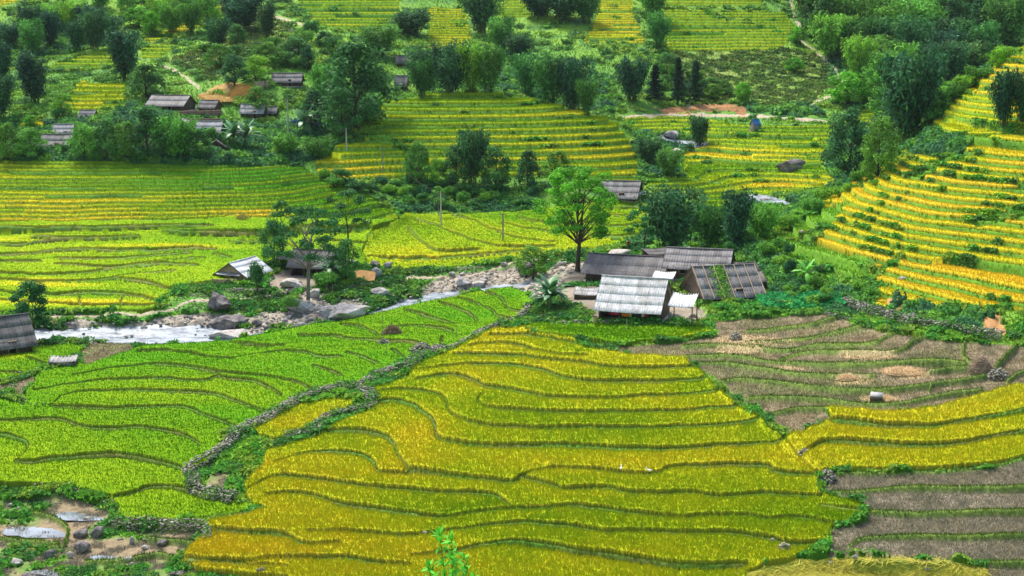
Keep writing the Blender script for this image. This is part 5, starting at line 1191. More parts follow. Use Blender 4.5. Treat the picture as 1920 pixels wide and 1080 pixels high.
M_TARP = mat_plain('blue_tarpaulin', (.03,.08,.55), (.05,.12,.40), 2, .5, .03)
def tarp(px, py, w, h, label, seed):
    x, y, z = hit(px, py); rs = np.random.RandomState(seed); n = 12; V = [[-w/2+w*i/(n-1), .35*math.sin(i*1.3+seed)+.6*j/4-.2, h*j/4+.12*rs.normal()*(0 < j < 4)] for j in range(5) for i in range(n)]
    F = [(j*n+i, j*n+i+1, (j+1)*n+i+1, (j+1)*n+i) for j in range(4) for i in range(n-1)]
    tag(mesh_np('tarpaulin', np.array(V), [F], M_TARP, loc=(x, y, z), smooth=True), label, 'tarpaulin')
tarp(556, 238, 2.6, 1.5, 'bright blue tarpaulin left of the village banana plant', 1); tarp(604, 243, 3.0, 1.2, 'dark blue tarpaulin hung under the flat pale village roof', 2)
# woven fence and plank fence in the village
def fence(p1, p2, h, label, m=M_EARTHW, nm='woven_fence'):
    a0 = np.array(hit(*p1)); b0 = np.array(hit(*p2)); L = np.linalg.norm((b0-a0)[:2]); r = empty(nm, tuple(a0), math.atan2(b0[1]-a0[1], b0[0]-a0[0]), label, 'fence')
    n = max(int(L/.22), 4); dz = b0[2]-a0[2]; rs = np.random.RandomState(int(p1[0]))
    boxes([(i*L/n, .03*rs.normal(), dz*i/n+h/2-.2, L/n*.85, .05, h*(.9+.2*rs.rand())+.4) for i in range(n)]).build('slats', m, r)
    for q in (.2, .85):
        V, F = tube([[0, -.05, h*q], [L, -.05, dz+h*q]], [.04, .04], 4); a = Acc(); a.add(V, F); a.build('rail', M_WOOD, r)
    for i in range(int(L/2.2)+1):
        boxes([(i*2.2, -.1, dz*i*2.2/max(L, .1)+h/2-.2, .1, .1, h+.6)]).build('post', M_WOOD, r)
fence((338, 226), (418, 224), 1.9, 'brown woven fence on the bank below the dark annex house'); fence((344, 238), (412, 236), 1.5, 'lower brown woven fence on the bank below the dark annex house')
fence((478, 168), (505, 166), 1.6, 'pale plank fence left of the long grey house', M_WOODL, 'plank_fence')
fence((398, 533), (455, 534), .8, 'low pale plank fence in front of the white-gabled river house', M_WOODL, 'plank_fence')
fence((290, 300), (385, 286), .7, 'low whitish net fence along the hedge at the village front', M_CONC, 'garden_fence')
print('buildings done', round(time.time()-T0, 1))
# ---------------------------------------------------------------- rocks and stone walls
def ico(sub=2):
    bm = bmesh.new(); bmesh.ops.create_icosphere(bm, subdivisions=sub, radius=1); V = np.array([v.co[:] for v in bm.verts]); F = np.array([[v.index for v in f.verts] for f in bm.faces]); bm.free(); return V, F
I1, I2, I4 = ico(1), ico(2), ico(4)
def rock_shape(seed, ic, amp=.5):
    V = ic[0].copy(); rs = np.random.RandomState(seed)
    for _ in range(16):       # facets cut by random planes
        n = rs.normal(size=3); n /= np.linalg.norm(n); d = .42+.42*rs.rand(); s = V@n; V = V-np.outer(np.maximum(s-d, 0), n)*.95
    f = 1+amp*(fbm(V[:, 0]*1.6+seed, V[:, 1]*1.6+V[:, 2]*1.3, seed, 3)-.5)+.24*(fbm(V[:, 0]*5+V[:, 2]*5, V[:, 1]*6-V[:, 2]*4, seed+3, 2)-.5)
    return V*f[:, None], ic[1]
def mat_rock(name, a, b, c):
    m, nt, bs = new_mat(name); v = ncoord(nt); n = nnoise(nt, v, 1.3, 6, .7); n2 = nnoise(nt, v, 7, 3, .7)
    col = nmul(nt, nramp(nt, n, [(.3, a), (.46, b), (.60, c), (.74, (.16,.20,.06))]), nramp(nt, n2, [(.3, .7), (.65, 1.15)])); nt.links.new(col, bs.inputs['Base Color']); bs.inputs['Roughness'].default_value = .9; bs.inputs['Specular IOR Level'].default_value = .2
    nbump(nt, bs, n2, .08, .9); return m
MR_DARK = mat_rock('dark_rock', (.035,.03,.032), (.115,.10,.10), (.27,.25,.24)); MR_PALE = mat_rock('pale_rock', (.22,.18,.15), (.42,.38,.34), (.58,.54,.50)); MR_MID = mat_rock('grey_rock', (.12,.105,.10), (.32,.30,.28), (.52,.49,.46))
RK = {}
def rock(px, py, wpx, hpx, label, m=MR_MID, seed=0, nm='boulder', group=None, dpt=1.0, sub=None, tilt=0, cat='boulder', sink=.15):
    x, y, z = hit(px, py); k = math.hypot(y, CAMZ-z)/F0; key = (seed % 9 + (100 if sub else 0), m.name)
    if key not in RK:
        V, F = rock_shape(seed % 9+40, sub or I2); me = mesh_np(nm, V, [F], m, smooth=bool(sub)).data; RK[key] = me; o = [q for q in COLL.objects if q.data == me][-1]; 
    else: o = bpy.data.objects.new(nm, RK[key]); COLL.objects.link(o)
    w = wpx*k/2; h = hpx*k/2/.97
    o.location = (x, y+w*dpt*.5, z+h*(1-2*sink)); o.scale = (w*1.08, w*dpt, h*1.1); o.rotation_euler = (0, tilt, 0); tag(o, label, cat, group); return o
rock(1481, 326, 72, 30, 'huge flat-topped grey boulder lying in the far green and yellow plots', MR_DARK, 1, sub=I4, dpt=.8)
rock(408, 594, 46, 46, 'dark upright rounded boulder standing on top of the big river rock', MR_DARK, 2, sub=I4, sink=.02)
rock(425, 626, 74, 44, 'big dark cracked river rock carrying the upright boulder', MR_DARK, 3, sub=I4)
rock(430, 640, 88, 24, 'smooth pale rock apron at the foot of the big river rock', MR_PALE, 4, sub=I4)
rock(562, 590, 58, 36, 'tall grey rock face below the tall airy tree', MR_MID, 4, sub=I4, dpt=.5)
rock(618, 600, 62, 34, 'smaller pale slab leaning on the wide midstream slab', MR_PALE, 3, sub=I4)
rock(650, 604, 100, 38, 'wide pale bedrock slab with dark marks in midstream', MR_PALE, 6, sub=I4, dpt=1.1)
rock(548, 543, 54, 22, 'broad pale rounded rock before the dark river house', MR_PALE, 7, sub=I4)
rock(706, 524, 34, 26, 'round brown boulder at the end of the orange tarpaulin', MR_MID, 8, sub=I4); rock(660, 500, 30, 16, 'pale boulder half hidden behind the orange tarpaulin', MR_PALE, 0)
rock(725, 505, 24, 16, 'grey boulder above the round brown boulder', MR_MID, 1); rock(702, 502, 22, 16, 'dark boulder above the round brown boulder', MR_DARK, 2)
rock(985, 522, 44, 34, 'big grey furrowed rock at the river bend under the dark tree', MR_DARK, 1, sub=I4); rock(868, 541, 32, 26, 'grey rock at the water edge right of the pool', MR_MID, 2, sub=I4)
rock(898, 541, 30, 18, 'tan rock right of the grey water edge rock', MR_PALE, 3); rock(945, 500, 16, 12, 'small brown rock on the bank over the river bend', MR_MID, 4)
rock(710, 560, 34, 22, 'grey rock above the stony island', MR_MID, 5, sub=I4); rock(455, 612, 26, 20, 'dark rock right of the big river rock', MR_DARK, 6); rock(483, 614, 26, 18, 'dark angular rock in the channel right of the big river rock', MR_DARK, 7)
rock(502, 622, 18, 14, 'reddish dark rock in the channel before the pale rock face', MR_DARK, 8); rock(545, 598, 22, 18, 'dark rock at the foot of the pale rock face', MR_DARK, 0); rock(561, 613, 24, 9, 'flat pale rock in the narrow channel', MR_PALE, 1)
rock(598, 588, 30, 22, 'dark rock wedged left of the wide pale slab', MR_MID, 2); rock(590, 560, 26, 26, 'white-flanked rock right of the tall airy tree trunk', MR_PALE, 3)
rock(1262, 262, 40, 22, 'grey rocky outcrop by the upper stream', MR_MID, 4); rock(1268, 296, 26, 20, 'pale rock beside the clump right of the mound', MR_PALE, 5)
rock(1160, 488, 56, 26, 'weathered rock face behind the dark farmhouse', MR_PALE, 6); rock(1505, 442, 14, 10, 'pinkish rock on the grassy terrace step at right', MR_PALE, 7)
rock(1695, 530, 26, 9, 'grey slab lying on the riser of the right hill', MR_MID, 8)
rock(1436, 380, 34, 12, 'grey rocks in the upper stream', MR_MID, 0)
# front left boulders
for i, (px, py, w, h, t) in enumerate([(152,1040,42,34,'largest grey boulder in the flooded plots at front left'),(88,1050,32,24,'dark purplish boulder in the front left corner plots'),(28,1062,26,18,'brown rock close to the left bottom corner'),(182,1010,30,36,'grey rock leaning on the end of the curved stone bank'),(162,975,16,9,'pale flat stone at the edge of the thin water sheet'),(130,1048,14,18,'small bluish white stone by the largest front boulder'),(302,1026,28,20,'grey pointed rock under the stone wall at front left'),(272,1032,18,12,'pale stone beside the grey pointed rock'),(248,1022,14,22,'brown upright stone under the wall end'),(240,1055,20,12,'grey stone in the small front puddle plot'),(245,1062,12,9,'white stone at the bottom of the small front plot'),(50,1088,34,16,'low grey rock cut by the bottom edge near the left corner'),(150,1010,34,24,'brown grey rock beside the curved bund'),(330,1080,30,10,'dark stone at the bottom edge left of the gold rice'),(490,1082,26,20,'grey pointed stone at the bottom edge in the gold rice'),(155,1004,12,10,'small brown stone under the pale flat stone'),(20,950,12,8,'small white stone on the left weedy bank'),(34,958,10,10,'second white stone on the left weedy bank'),(797,1003,12,10,'lone grey stone in the gold rice left of the young bush'),(625,1055,22,8,'low grey stone between gold rice rows at the bottom'),(1740,1074,16,18,'small standing stone in the flattened straw rice at the bottom right'),(1557,1060,14,12,'small pale stone in the straw rice below the last bund'),(1603,1052,14,14,'grey stone on the straw rice under the last bund'),(1448,1020,10,12,'small pale post-like stone at the end of the green rice')]):
    rock(px, py, w, h, t, [MR_DARK, MR_MID, MR_PALE][0 if 'dark' in t or 'grey' in t and w > 25 else 2 if ('pale' in t or 'white' in t) else 1], i, nm='stone' if w < 25 else 'boulder', cat='stone' if w < 25 else 'boulder', sink=.26)
# river stones
rs = np.random.RandomState(77); gi, gj = np.nonzero((G == GRV) & vis & (PX > 60) & (PX < 1120)); sel = rs.randint(0, len(gi), 210)
for q, (i, j) in enumerate(zip(gi[sel], gj[sel])):
    w = 5+10*rs.rand()**2.5; rock(float(PX[i, j]), float(PY[i, j]), w, w*(.5+.3*rs.rand()), 'one of the loose stones strewn along the river bed', [MR_PALE, MR_PALE, MR_MID][q % 3], int(rs.randint(9)), nm='river_stone', group='loose stones along the river bed', cat='stone')
gi, gj = np.nonzero((G == RIV) & vis & (PX > 60) & (PX < 1000)); sel = rs.randint(0, len(gi), 40)
for q, (i, j) in enumerate(zip(gi[sel], gj[sel])):
    w = 5+8*rs.rand()**2; o = rock(float(PX[i, j]), float(PY[i, j]), w, w*.5, 'one of the stones breaking the river surface', [MR_MID, MR_DARK, MR_PALE][q % 3], int(rs.randint(9)), nm='river_stone', group='stones breaking the river surface', cat='stone'); o.location.z += .45
# shingle: fine stones, uncountable
def stones_mesh(name, P, S, m, label, kind=None, cat=None, seed=0, ic=None, flatz=.7):
    rs = np.random.RandomState(seed); ic = ic or I1; sh = [rock_shape(k+70, ic, .2)[0] for k in range(6)]; V = []; F = []; n = 0
    C = []
    for p, s in zip(P, S):
        v = sh[rs.randint(6)]*np.array([s*(.8+.6*rs.rand()), s*(.8+.5*rs.rand()), s*flatz*(.8+.4*rs.rand())]); a = rs.rand()*6.28; c_, s_ = math.cos(a), math.sin(a)
        v = np.stack([v[:, 0]*c_-v[:, 1]*s_, v[:, 0]*s_+v[:, 1]*c_, v[:, 2]], 1)+p; V.append(v); F.append(ic[1]+n); n += len(v)
        t = (.45+1.0*rs.rand()**1.3); C.append(np.broadcast_to(np.array([.33,.31,.25])*t, v.shape))
    o = mesh_np(name, np.vstack(V), [np.vstack(F)], m, col=np.vstack(C)); tag(o, label, cat, kind=kind); return o
M_STONE = mat_attr('wall_stone', 6, .65, 1.2, rough=.9, bump=.03, spec=.15)
gi, gj = np.nonzero((G == MUD) & vis & (n5 > .44)); sel = rs.randint(0, len(gi), 420); gi = gi[sel]; gj = gj[sel]
stones_mesh('rubble', np.stack([GX[gi, gj], GY[gi, gj], ZT[gi, gj]+.02], 1), .06+.20*rs.rand(420)**3, M_STONE, 'scattered small stones among the flooded plots at front left', kind='stuff', seed=4)
gi, gj = np.nonzero(((G == GRV) | ((G == BANK) & (n5 < .42)) | ((G == YARD) & (PY > 596))) & vis); sel = rs.randint(0, len(gi), 3600); gi = gi[sel]; gj = gj[sel]
stones_mesh('shingle', np.stack([GX[gi, gj], GY[gi, gj], ZT[gi, gj]+.03], 1), .10+.22*rs.rand(3600)**2, M_STONE, 'pale shingle and cobbles covering the river banks', kind='stuff', seed=3)
WALLPTS = []
def wall(pts, h, w, label, seed=0, st=.20, group=None, nm='dry_stone_wall'):
    P = smooth_line(pts, 5); Q = np.array([hit(*p) for p in P]); rs = np.random.RandomState(seed+500)
    d = np.r_[0, np.cumsum(np.hypot(*np.diff(Q[:, :2], axis=0).T))]; L = d[-1]; n = int(L/(st*1.25)); pos = []; S = []
    rows = max(int(h/(st*1.05)), 1); cols = max(int(w/(st*1.4)), 1)
    for r in range(rows):
        for c in range(cols):
            if 0 < c < cols-1 and r < rows-1: continue
            for i in range(n):
                t = (i+.5*(r % 2)+.3*rs.rand())/n*L; x = np.interp(t, d, Q[:, 0]); y = np.interp(t, d, Q[:, 1]); k = min(np.searchsorted(d, t), len(Q)-1); tx = Q[k]-Q[max(k-1, 0)]; nn = np.array([-tx[1], tx[0]])/max(np.hypot(tx[0], tx[1]), 1e-6)
                o_ = (c-(cols-1)/2)*w/max(cols, 1)+.05*rs.normal(); x += nn[0]*o_; y += nn[1]*o_; hh = h*(.8+.4*vnoise(np.array(t*.35), np.array(0.), seed))
                pos.append((x, y, r*st*1.0+st*.35+.04*rs.normal() if (r+1)*st < hh+st*.6 else -9)); S.append(st*(.42+.62*rs.rand()))
    pos = np.array(pos); S = np.array(S); ok = pos[:, 2] > -5; pos = pos[ok]; S = S[ok]; pos[:, 2] += zground(pos[:, 0], pos[:, 1]); WALLPTS.append(pos[rs.rand(len(pos)) < .5]); c0 = pos.mean(0)
    o = stones_mesh(nm, pos-c0, S, M_STONE, label, cat='stone wall', seed=seed); o.location = c0
    if group: o['group'] = group
wall([(990,578),(985,590),(965,604),(940,612),(910,624),(880,640),(860,652)], .9, .9, 'pale dry stone wall winding down from the farm to the plots', 1)
wall([(858,655),(820,662),(800,670),(780,678),(760,692),(735,698),(705,712),(690,722)], 1.0, 1.6, 'broken weedy stone wall between the green and golden plots', 2)
wall([(680,732),(650,735),(620,739),(590,746),(560,758),(530,775),(500,793),(470,806),(445,820)], 1.1, 1.5, 'long dry stone wall curving along the green plots', 3)
wall([(443,822),(430,840),(400,860),(370,878),(352,890),(362,905),(363,920),(375,932),(410,938),(440,944)], 1.1, 1.2, 'hooked stone wall round the small pond plot', 4)
wall([(668,734),(690,742),(698,758),(690,772),(660,776),(630,784),(605,795),(590,812),(560,822),(535,828)], 1.0, 1.2, 'S-shaped stone wall inside the golden plots', 5)
wall([(455,822),(475,830),(490,838),(485,852)], .5, .7, 'short stone wall at the weedy corner above the pond', 6)
wall([(215,988),(250,992),(290,988),(330,990),(370,993),(388,1000),(390,1020)], 1.0, .8, 'stone wall facing the flooded plots at front left', 7)
wall([(388,985),(430,975),(470,967),(503,959)], .55, .6, 'low stone edging under the last green plot', 8)
wall([(62,915),(110,922),(160,930),(200,945),(218,965),(212,985)], .6, .9, 'curved stony bank above the flooded plots', 9)
wall([(-20,735),(10,742),(40,750),(60,760),(85,767)], .6, .8, 'short stone wall at the left edge of the green plots', 10)
wall([(1585,572),(1600,582),(1640,592),(1680,604),(1720,614),(1780,624),(1830,634),(1880,638)], 1.3, 1.1, 'long rubble wall at the foot of the right hill', 11, st=.24)
wall([(1545,590),(1570,594),(1590,600),(1650,610)], .6, .8, 'lower rubble row before the rubble wall of the right hill', 12)
wall([(470,568),(520,556),(560,546),(600,545),(640,543),(700,536),(760,530)], .8, .7, 'retaining stone wall before the river houses', 13)
wall([(430,548),(470,548),(500,548)], .7, .6, 'stone footing below the white-gabled river house', 14)
wall([(1075,604),(1110,610),(1170,612),(1240,612),(1290,610)], .45, .8, 'rubble edge under the farmhouse front', 15)
wall([(20,735),(30,705),(60,695),(90,690)], .4, .6, 'weedy stone edge by the tiny block hut', 16)
wall([(1095,648),(1120,654),(1145,655)], .3, .5, 'few white stones at the end of the fresh green strip', 17)
wall([(655,522),(700,516),(740,514),(800,512),(850,508),(900,504)], .5, .6, 'low stone edging of the far bank plots', 18)
def heap(px, py, wpx, hpx, label, seed, cols=None, nm='stone_pile', cat='stone pile', st=.17):
    x, y, z = hit(px, py); k = math.hypot(y, CAMZ-z)/F0; w = wpx*k/2; h = hpx*k; rs = np.random.RandomState(seed); n = int(160*w*h/st**2*.02)+60; P = []; S = []
    for _ in range(n):
        a = rs.rand()*6.28; r = math.sqrt(rs.rand()); P.append((w*r*math.cos(a), w*.8*r*math.sin(a), h*(1-r*r)*(.6+.4*rs.rand()))); S.append(st*(.6+.6*rs.rand()))
    o = stones_mesh(nm, np.array(P), S, M_STONE, label, cat=cat, seed=seed); o.location = (x, y+w*.5, z)
heap(720, 650, 30, 14, 'round heap of stones standing alone in the bright green plots', 1); heap(790, 668, 60, 22, 'large stone heap on the broken wall', 2); heap(820, 662, 36, 16, 'stone heap beside the large one on the broken wall', 3)
heap(1510, 858, 34, 14, 'white stone heap at the corner of the golden plots', 4); heap(1553, 906, 40, 24, 'mossy white stone heap at the end of the long grassy bund', 5); heap(1472, 1042, 34, 22, 'pale stone heap at the lower end of the golden plots', 6)
heap(1528, 806, 30, 12, 'flat stone heap by the small bare plot', 7); heap(1380, 638, 26, 14, 'brown stone heap right of the fresh green strip', 8, st=.15); heap(1300, 603, 26, 14, 'stone heap right of the small white-roofed shelter', 9, st=.15); heap(1875, 712, 50, 18, 'mossy stone row joined to the brush pile at right', 10)
WP = np.vstack(WALLPTS); rs = np.random.RandomState(31); keep_ = vnoise(WP[:, 0]*.5, WP[:, 1]*.5, 5) > .48; WP = WP[keep_]; WP = np.repeat(WP, 5, 0); WP = WP + rs.normal(size=WP.shape)*[.28, .28, .10]
N = rs.normal(size=WP.shape); N[:, 2] = abs(N[:, 2])+.4; V, F = diamonds(WP+[0, 0, .12], N, WP[:, 1:2]*.0011*(.6+.8*rs.rand(len(WP), 1)), WP[:, 1:2]*.0006, rs, .3)
cw = np.array([.10,.27,.04])*(.5+rs.rand(len(WP), 1)); tag(mesh_np('wall_weeds', V, [F], M_LEAF, col=np.repeat(cw, 4, 0)), 'weeds and creepers growing over the dry stone walls', kind='stuff')
# brush and straw heaps
def straw(px, py, wpx, hpx, label, seed, c=(1.0,.78,.48), c2=(.60,.45,.27), nm='straw_heap', n=900, cat='straw heap', ln=.35):
    x, y, z = hit(px, py); k = math.hypot(y, CAMZ-z)/F0; w = wpx*k/2; h = hpx*k; rs = np.random.RandomState(seed); a = Acc(); r = empty(nm, (x, y+w*.4, z), 0, label, cat)
    a_ = rs.rand(n)*6.28; rr = np.sqrt(rs.rand(n)); P = np.stack([w*rr*np.cos(a_), w*.7*rr*np.sin(a_), h*(1-rr**2)*(.5+.5*rs.rand(n))+.05], 1)
    V, F = diamonds(P, rs.normal(size=(n, 3)), ln, .035, rs); t = rs.rand(n)[:, None]; a.add(V, F, np.repeat(np.array(c)*t+np.array(c2)*(1-t), 4, 0)); a.build('stalks', M_BLADE, r)
    rad = np.linspace(0, 1, 7); V = [[w*q*math.cos(t_), w*.7*q*math.sin(t_), h*.8*(1-q*q)-.05] for q in rad for t_ in np.linspace(0, 6.28, 15)[:-1]]; F = [(i*14+j, i*14+(j+1) % 14, (i+1)*14+(j+1) % 14, (i+1)*14+j) for i in range(6) for j in range(14)]
    a = Acc(); a.add(V, F, (np.array(c)*.6+np.array(c2)*.4)*.8); a.build('mound', M_BLADE, r, True)
straw(1842, 702, 46, 34, 'brown brush pile at the right edge of the stubble plots', 1, (.70,.54,.40), (.26,.19,.14), 'brush_pile', 1200, 'brush pile', .6)
straw(735, 632, 40, 20, 'brown brush pile in the green plots beside the stone wall', 2, (.42,.28,.20), (.16,.14,.07), 'brush_pile', 900, 'brush pile', .5)
straw(1592, 714, 40, 9, 'tawny straw heap on the bund in the stubble plots, left one', 3); straw(1700, 702, 84, 7, 'long low straw heap in the stubble plots', 4, n=1500); straw(1655, 752, 50, 5, 'thin straw scatter round the grey box', 5, n=700)
straw(455, 184, 62, 26, 'orange straw heap above the village', 6, (.85,.50,.14), (.55,.32,.08), n=1100, ln=.6); straw(395, 190, 96, 14, 'flat orange straw spread beside the straw heap', 7, (.70,.45,.16), (.45,.30,.10), n=700, ln=.6)
straw(455, 415, 40, 14, 'pale straw heap on the yellow plot above the river houses', 8, (.50,.44,.10), (.28,.26,.06), n=500)
# small grey box in the stubble
x, y, z = hit(1643, 752); r = empty('threshing_box', (x, y, z+.1), math.radians(-25), 'small tilted grey wooden box lying on straw in the stubble plots', 'box')
a = boxes([(0, 0, .05, 1.1, .8, .06), (0, .38, .3, 1.1, .05, .5), (-.53, 0, .3, .05, .72, .5), (.53, 0, .3, .05, .72, .5), (0, -.38, .3, 1.1, .05, .5)]); a.build('box_side', M_WOOD, r); boxes([(0, .1, .60, 1.2, .8, .05)]).build('lid', mat_plain('grey_board', (.42,.40,.40), (.30,.29,.29), 3), r); r.rotation_euler = (math.radians(22), 0, math.radians(-25))
# orange tarpaulin/plank slope by the river
x, y, z = hit(680, 526); n = 10; V = [[-1.9+3.8*i/(n-1), -1.2+2.6*j/6, .15+1.1*j/6+.10*math.sin(i*.9+j*.7)] for j in range(7) for i in range(n)]
F = [(j*n+i, j*n+i+1, (j+1)*n+i+1, (j+1)*n+i) for j in range(6) for i in range(n-1)]
tag(mesh_np('tarpaulin', np.array(V), [F], mat_plain('orange_cloth', (.70,.38,.13), (.50,.27,.10), 1.5, .8, .03), loc=(x, y, z), smooth=True), 'orange tarpaulin spread on the slope beside the round brown boulder', 'tarpaulin')
# poles
M_POLE = mat_plain('pole_wood', (.34,.29,.23), (.20,.17,.13), 4, .9, .01, (1, 1, .2)); M_POLEC = mat_plain('pole_concrete', (.50,.49,.46), (.38,.37,.34), 4, .8, 0)
def pole(px, py, hpx, rad, label, m=M_POLE, nm='pole', arm=0, lean=0, cat='pole', cap=None):
    x, y, z = hit(px, py); h = hpx*math.hypot(y, CAMZ-z)/F0; r = empty(nm, (x, y, z), 0, label, cat); a = Acc(); V, F = tube([[0, 0, -.4], [lean*.5, 0, h*.5], [lean, 0, h]], [rad*1.15, rad, rad*.8], 8); a.add(V, F); a.build('shaft', m, r, True)
    if arm: boxes([(lean, 0, h*.95, arm, .08, .08), (lean-arm*.4, 0, h*.95+.12, .06, .06, .16), (lean+arm*.4, 0, h*.95+.12, .06, .06, .16)]).build('crossarm', M_WOOD, r)
    if cap: a = boxes([(lean, -.1, h*cap, .22, .16, .35)]); a.build('meter_box', M_POLEC, r)
    return (x+lean, y, z+h*.93)
p1 = pole(943, 455, 56, .13, 'weathered wooden power pole on the flat plots beyond the river', nm='power_pole', arm=.9, cat='power pole')
p2 = pole(827, 424, 66, .12, 'grey power pole with a meter box left of the weathered one', M_POLEC, 'power_pole', .8, cat='power pole', cap=.25)
p3 = pole(650, 291, 50, .12, 'grey power pole left of the mound terraces', M_POLEC, 'power_pole', .8, cat='power pole')
p4 = pole(718, 325, 48, .10, 'thin pole standing in the yellow plots at the left mound foot', nm='power_pole', cat='power pole')
p5 = pole(541, 262, 74, .15, 'pale concrete pole before the tarpaulin shed in the village', M_POLEC, 'power_pole', 1.0, cat='power pole')
def wire(a, b, sag, label):
    t = np.linspace(0, 1, 14)[:, None]; P = np.array(a)*(1-t)+np.array(b)*t; P[:, 2] -= sag*4*(t*(1-t))[:, 0]; c0 = P.mean(0); V, F = tube(P-c0, [.022]*14, 4); o = mesh_np('wire', V, [F], M_WOOD, loc=tuple(c0)); tag(o, label, 'wire')
wire(p1, p2, .9, 'wire between the two power poles on the flat plots'); wire(p2, p4, 1.2, 'wire rising from the flat plots to the thin pole at the mound foot'); wire(p3, p5, 1.5, 'wire between the village pole and the pole left of the mound')
for i, (px, py, h, t) in enumerate([(420,558,18,'short white post before the white-gabled river house'),(613,554,20,'left one of two short posts on the retaining wall'),(624,554,22,'right one of two short posts on the retaining wall'),(600,592,34,'thin stick standing on the wide pale slab'),(718,646,66,'thin stick rising from the round stone heap in the green plots'),(856,640,38,'thin stick on the pale stone wall bend'),(1175,628,30,'white bamboo stick in the fresh green strip before the farmhouse'),(1662,622,34,'thin stick by the rubble wall of the right hill'),(440,632,22,'thin stick beside the pale rock apron'),(942,500,28,'thin stick on the bank over the river bend'),(1345,20,30,'small pole in the far upper terraces'),(725,672,30,'thin stick at the edge of the broken stone wall'),(475,76,26,'whitish pole on the left hill under the big bamboo')]):
    pole(px, py, h, .035 if h > 26 else .05, t, M_POLEC if 'white' in t else M_POLE, 'stick', cat='stick')
# rail by the river slab
x, y, z = hit(590, 560); x2, y2, z2 = hit(665, 556); V, F = tube([[0, 0, .5], [(x2-x), (y2-y), z2-z+.4]], [.05, .04], 5); tag(mesh_np('pole_rail', V, [F], M_POLE, loc=(x, y, z)), 'long bamboo rail lying along the retaining wall', 'rail')
# white winding track walls on the left hill
tr = [(538,66),(545,62),(560,60),(575,62),(581,68),(575,74),(560,78),(552,76),(555,70),(545,70)]
wall(tr, 1.0, 1.2, 'whitish looped stone embankment of the track on the left hill', 21, st=.45)
# squash vines with large leaves
rs = np.random.RandomState(9); n = 1700; px = 1420+rs.rand(n)*160; py = 556+rs.rand(n)*30+(px-1500)*-.04; P = []
bx = np.array([hit(p, q) for p, q in zip(np.linspace(1420, 1580, 24), np.full(24, 572))])
X = np.interp(px, np.linspace(1420, 1580, 24), bx[:, 0]); Y = np.interp(px, np.linspace(1420, 1580, 24), bx[:, 1])+(572-py)*.22; Z = zground(X, Y)+.5+.5*rs.rand(n)
N = rs.normal(size=(n, 3))*.5; N[:, 2] += 1; N[:, 1] -= .8; V, F = diamonds(np.stack([X, Y, Z], 1), N, .26, .22, rs, .3); tag(mesh_np('squash_vines', V, [F], M_LEAF, col=np.repeat(np.array([.03,.30,.07])*(.6+.8*rs.rand(n))[:, None], 4, 0)), 'blue-green broad-leaved vines on the bank right of the overgrown shed', kind='stuff')
# creepers over the shed roof
n = 480; rs = np.random.RandomState(10); lx = -1.1+.9*rs.normal(size=n)*.6+.3; ly = -rs.rand(n)*4.0; kz = 3.0/3.2; lz = 1.7+3.0+ly*kz+.12+.12*rs.rand(n); lx = (lx-ly*-.15)*gD[4]; ly = ly*gD[4]; lz = lz*gD[5]
c, s = math.cos(gD[3]), math.sin(gD[3]); P = np.stack([gD[0]+lx*c-ly*s, gD[1]+lx*s+ly*c, gD[2]+lz], 1); N = rs.normal(size=(n, 3))*.5+[0, -.7, 1]; V, F = diamonds(P, N, .16, .11, rs, .3)
o = mesh_np('creeper', V, [F], M_LEAF, col=np.repeat(np.array([.09,.28,.04])*(.6+.8*rs.rand(n))[:, None], 4, 0)); tag(o, 'green creeper spreading down the pole-covered shed roof', 'creeper')
# white ducks in the rice
def bird(px, py, s, label, seed):
    x, y, z = hit(px, py); bm = bmesh.new(); pts = [((0,0,.28),.12),((.16,0,.34),.09),((.24,0,.50),.05),((.30,0,.55),.055),((.40,0,.53),.02),((-.18,0,.32),.07),((-.30,0,.38),.03)]
    vs = [bm.verts.new(p) for p, r in pts]; [bm.edges.new((vs[a], vs[b])) for a, b in ((0,1),(1,2),(2,3),(3,4),(0,5),(5,6))]; me = bpy.data.meshes.new('duck'); bm.to_mesh(me); bm.free()
    o = bpy.data.objects.new('duck', me); COLL.objects.link(o); o.modifiers.new('s', 'SKIN')
    for i, (p, r) in enumerate(pts): me.skin_vertices[0].data[i].radius = (r, r)
    me.skin_vertices[0].data[0].use_root = True
    m = o.modifiers.new('u', 'SUBSURF'); m.levels = 1; m.render_levels = 1; me.materials.append(mat_plain('white_feathers', (.8,.79,.75), (.7,.68,.62), 5, .8, 0))
    o.location = (x, y, z+.35); o.scale = (s, s, s); o.rotation_euler = (0, 0, seed*1.3); tag(o, label, 'duck')
bird(1164, 892, 1.0, 'white duck on the grassy bund, left one of the pair', 1); bird(1217, 896, 1.0, 'white duck on the grassy bund, right one of the pair', 2)
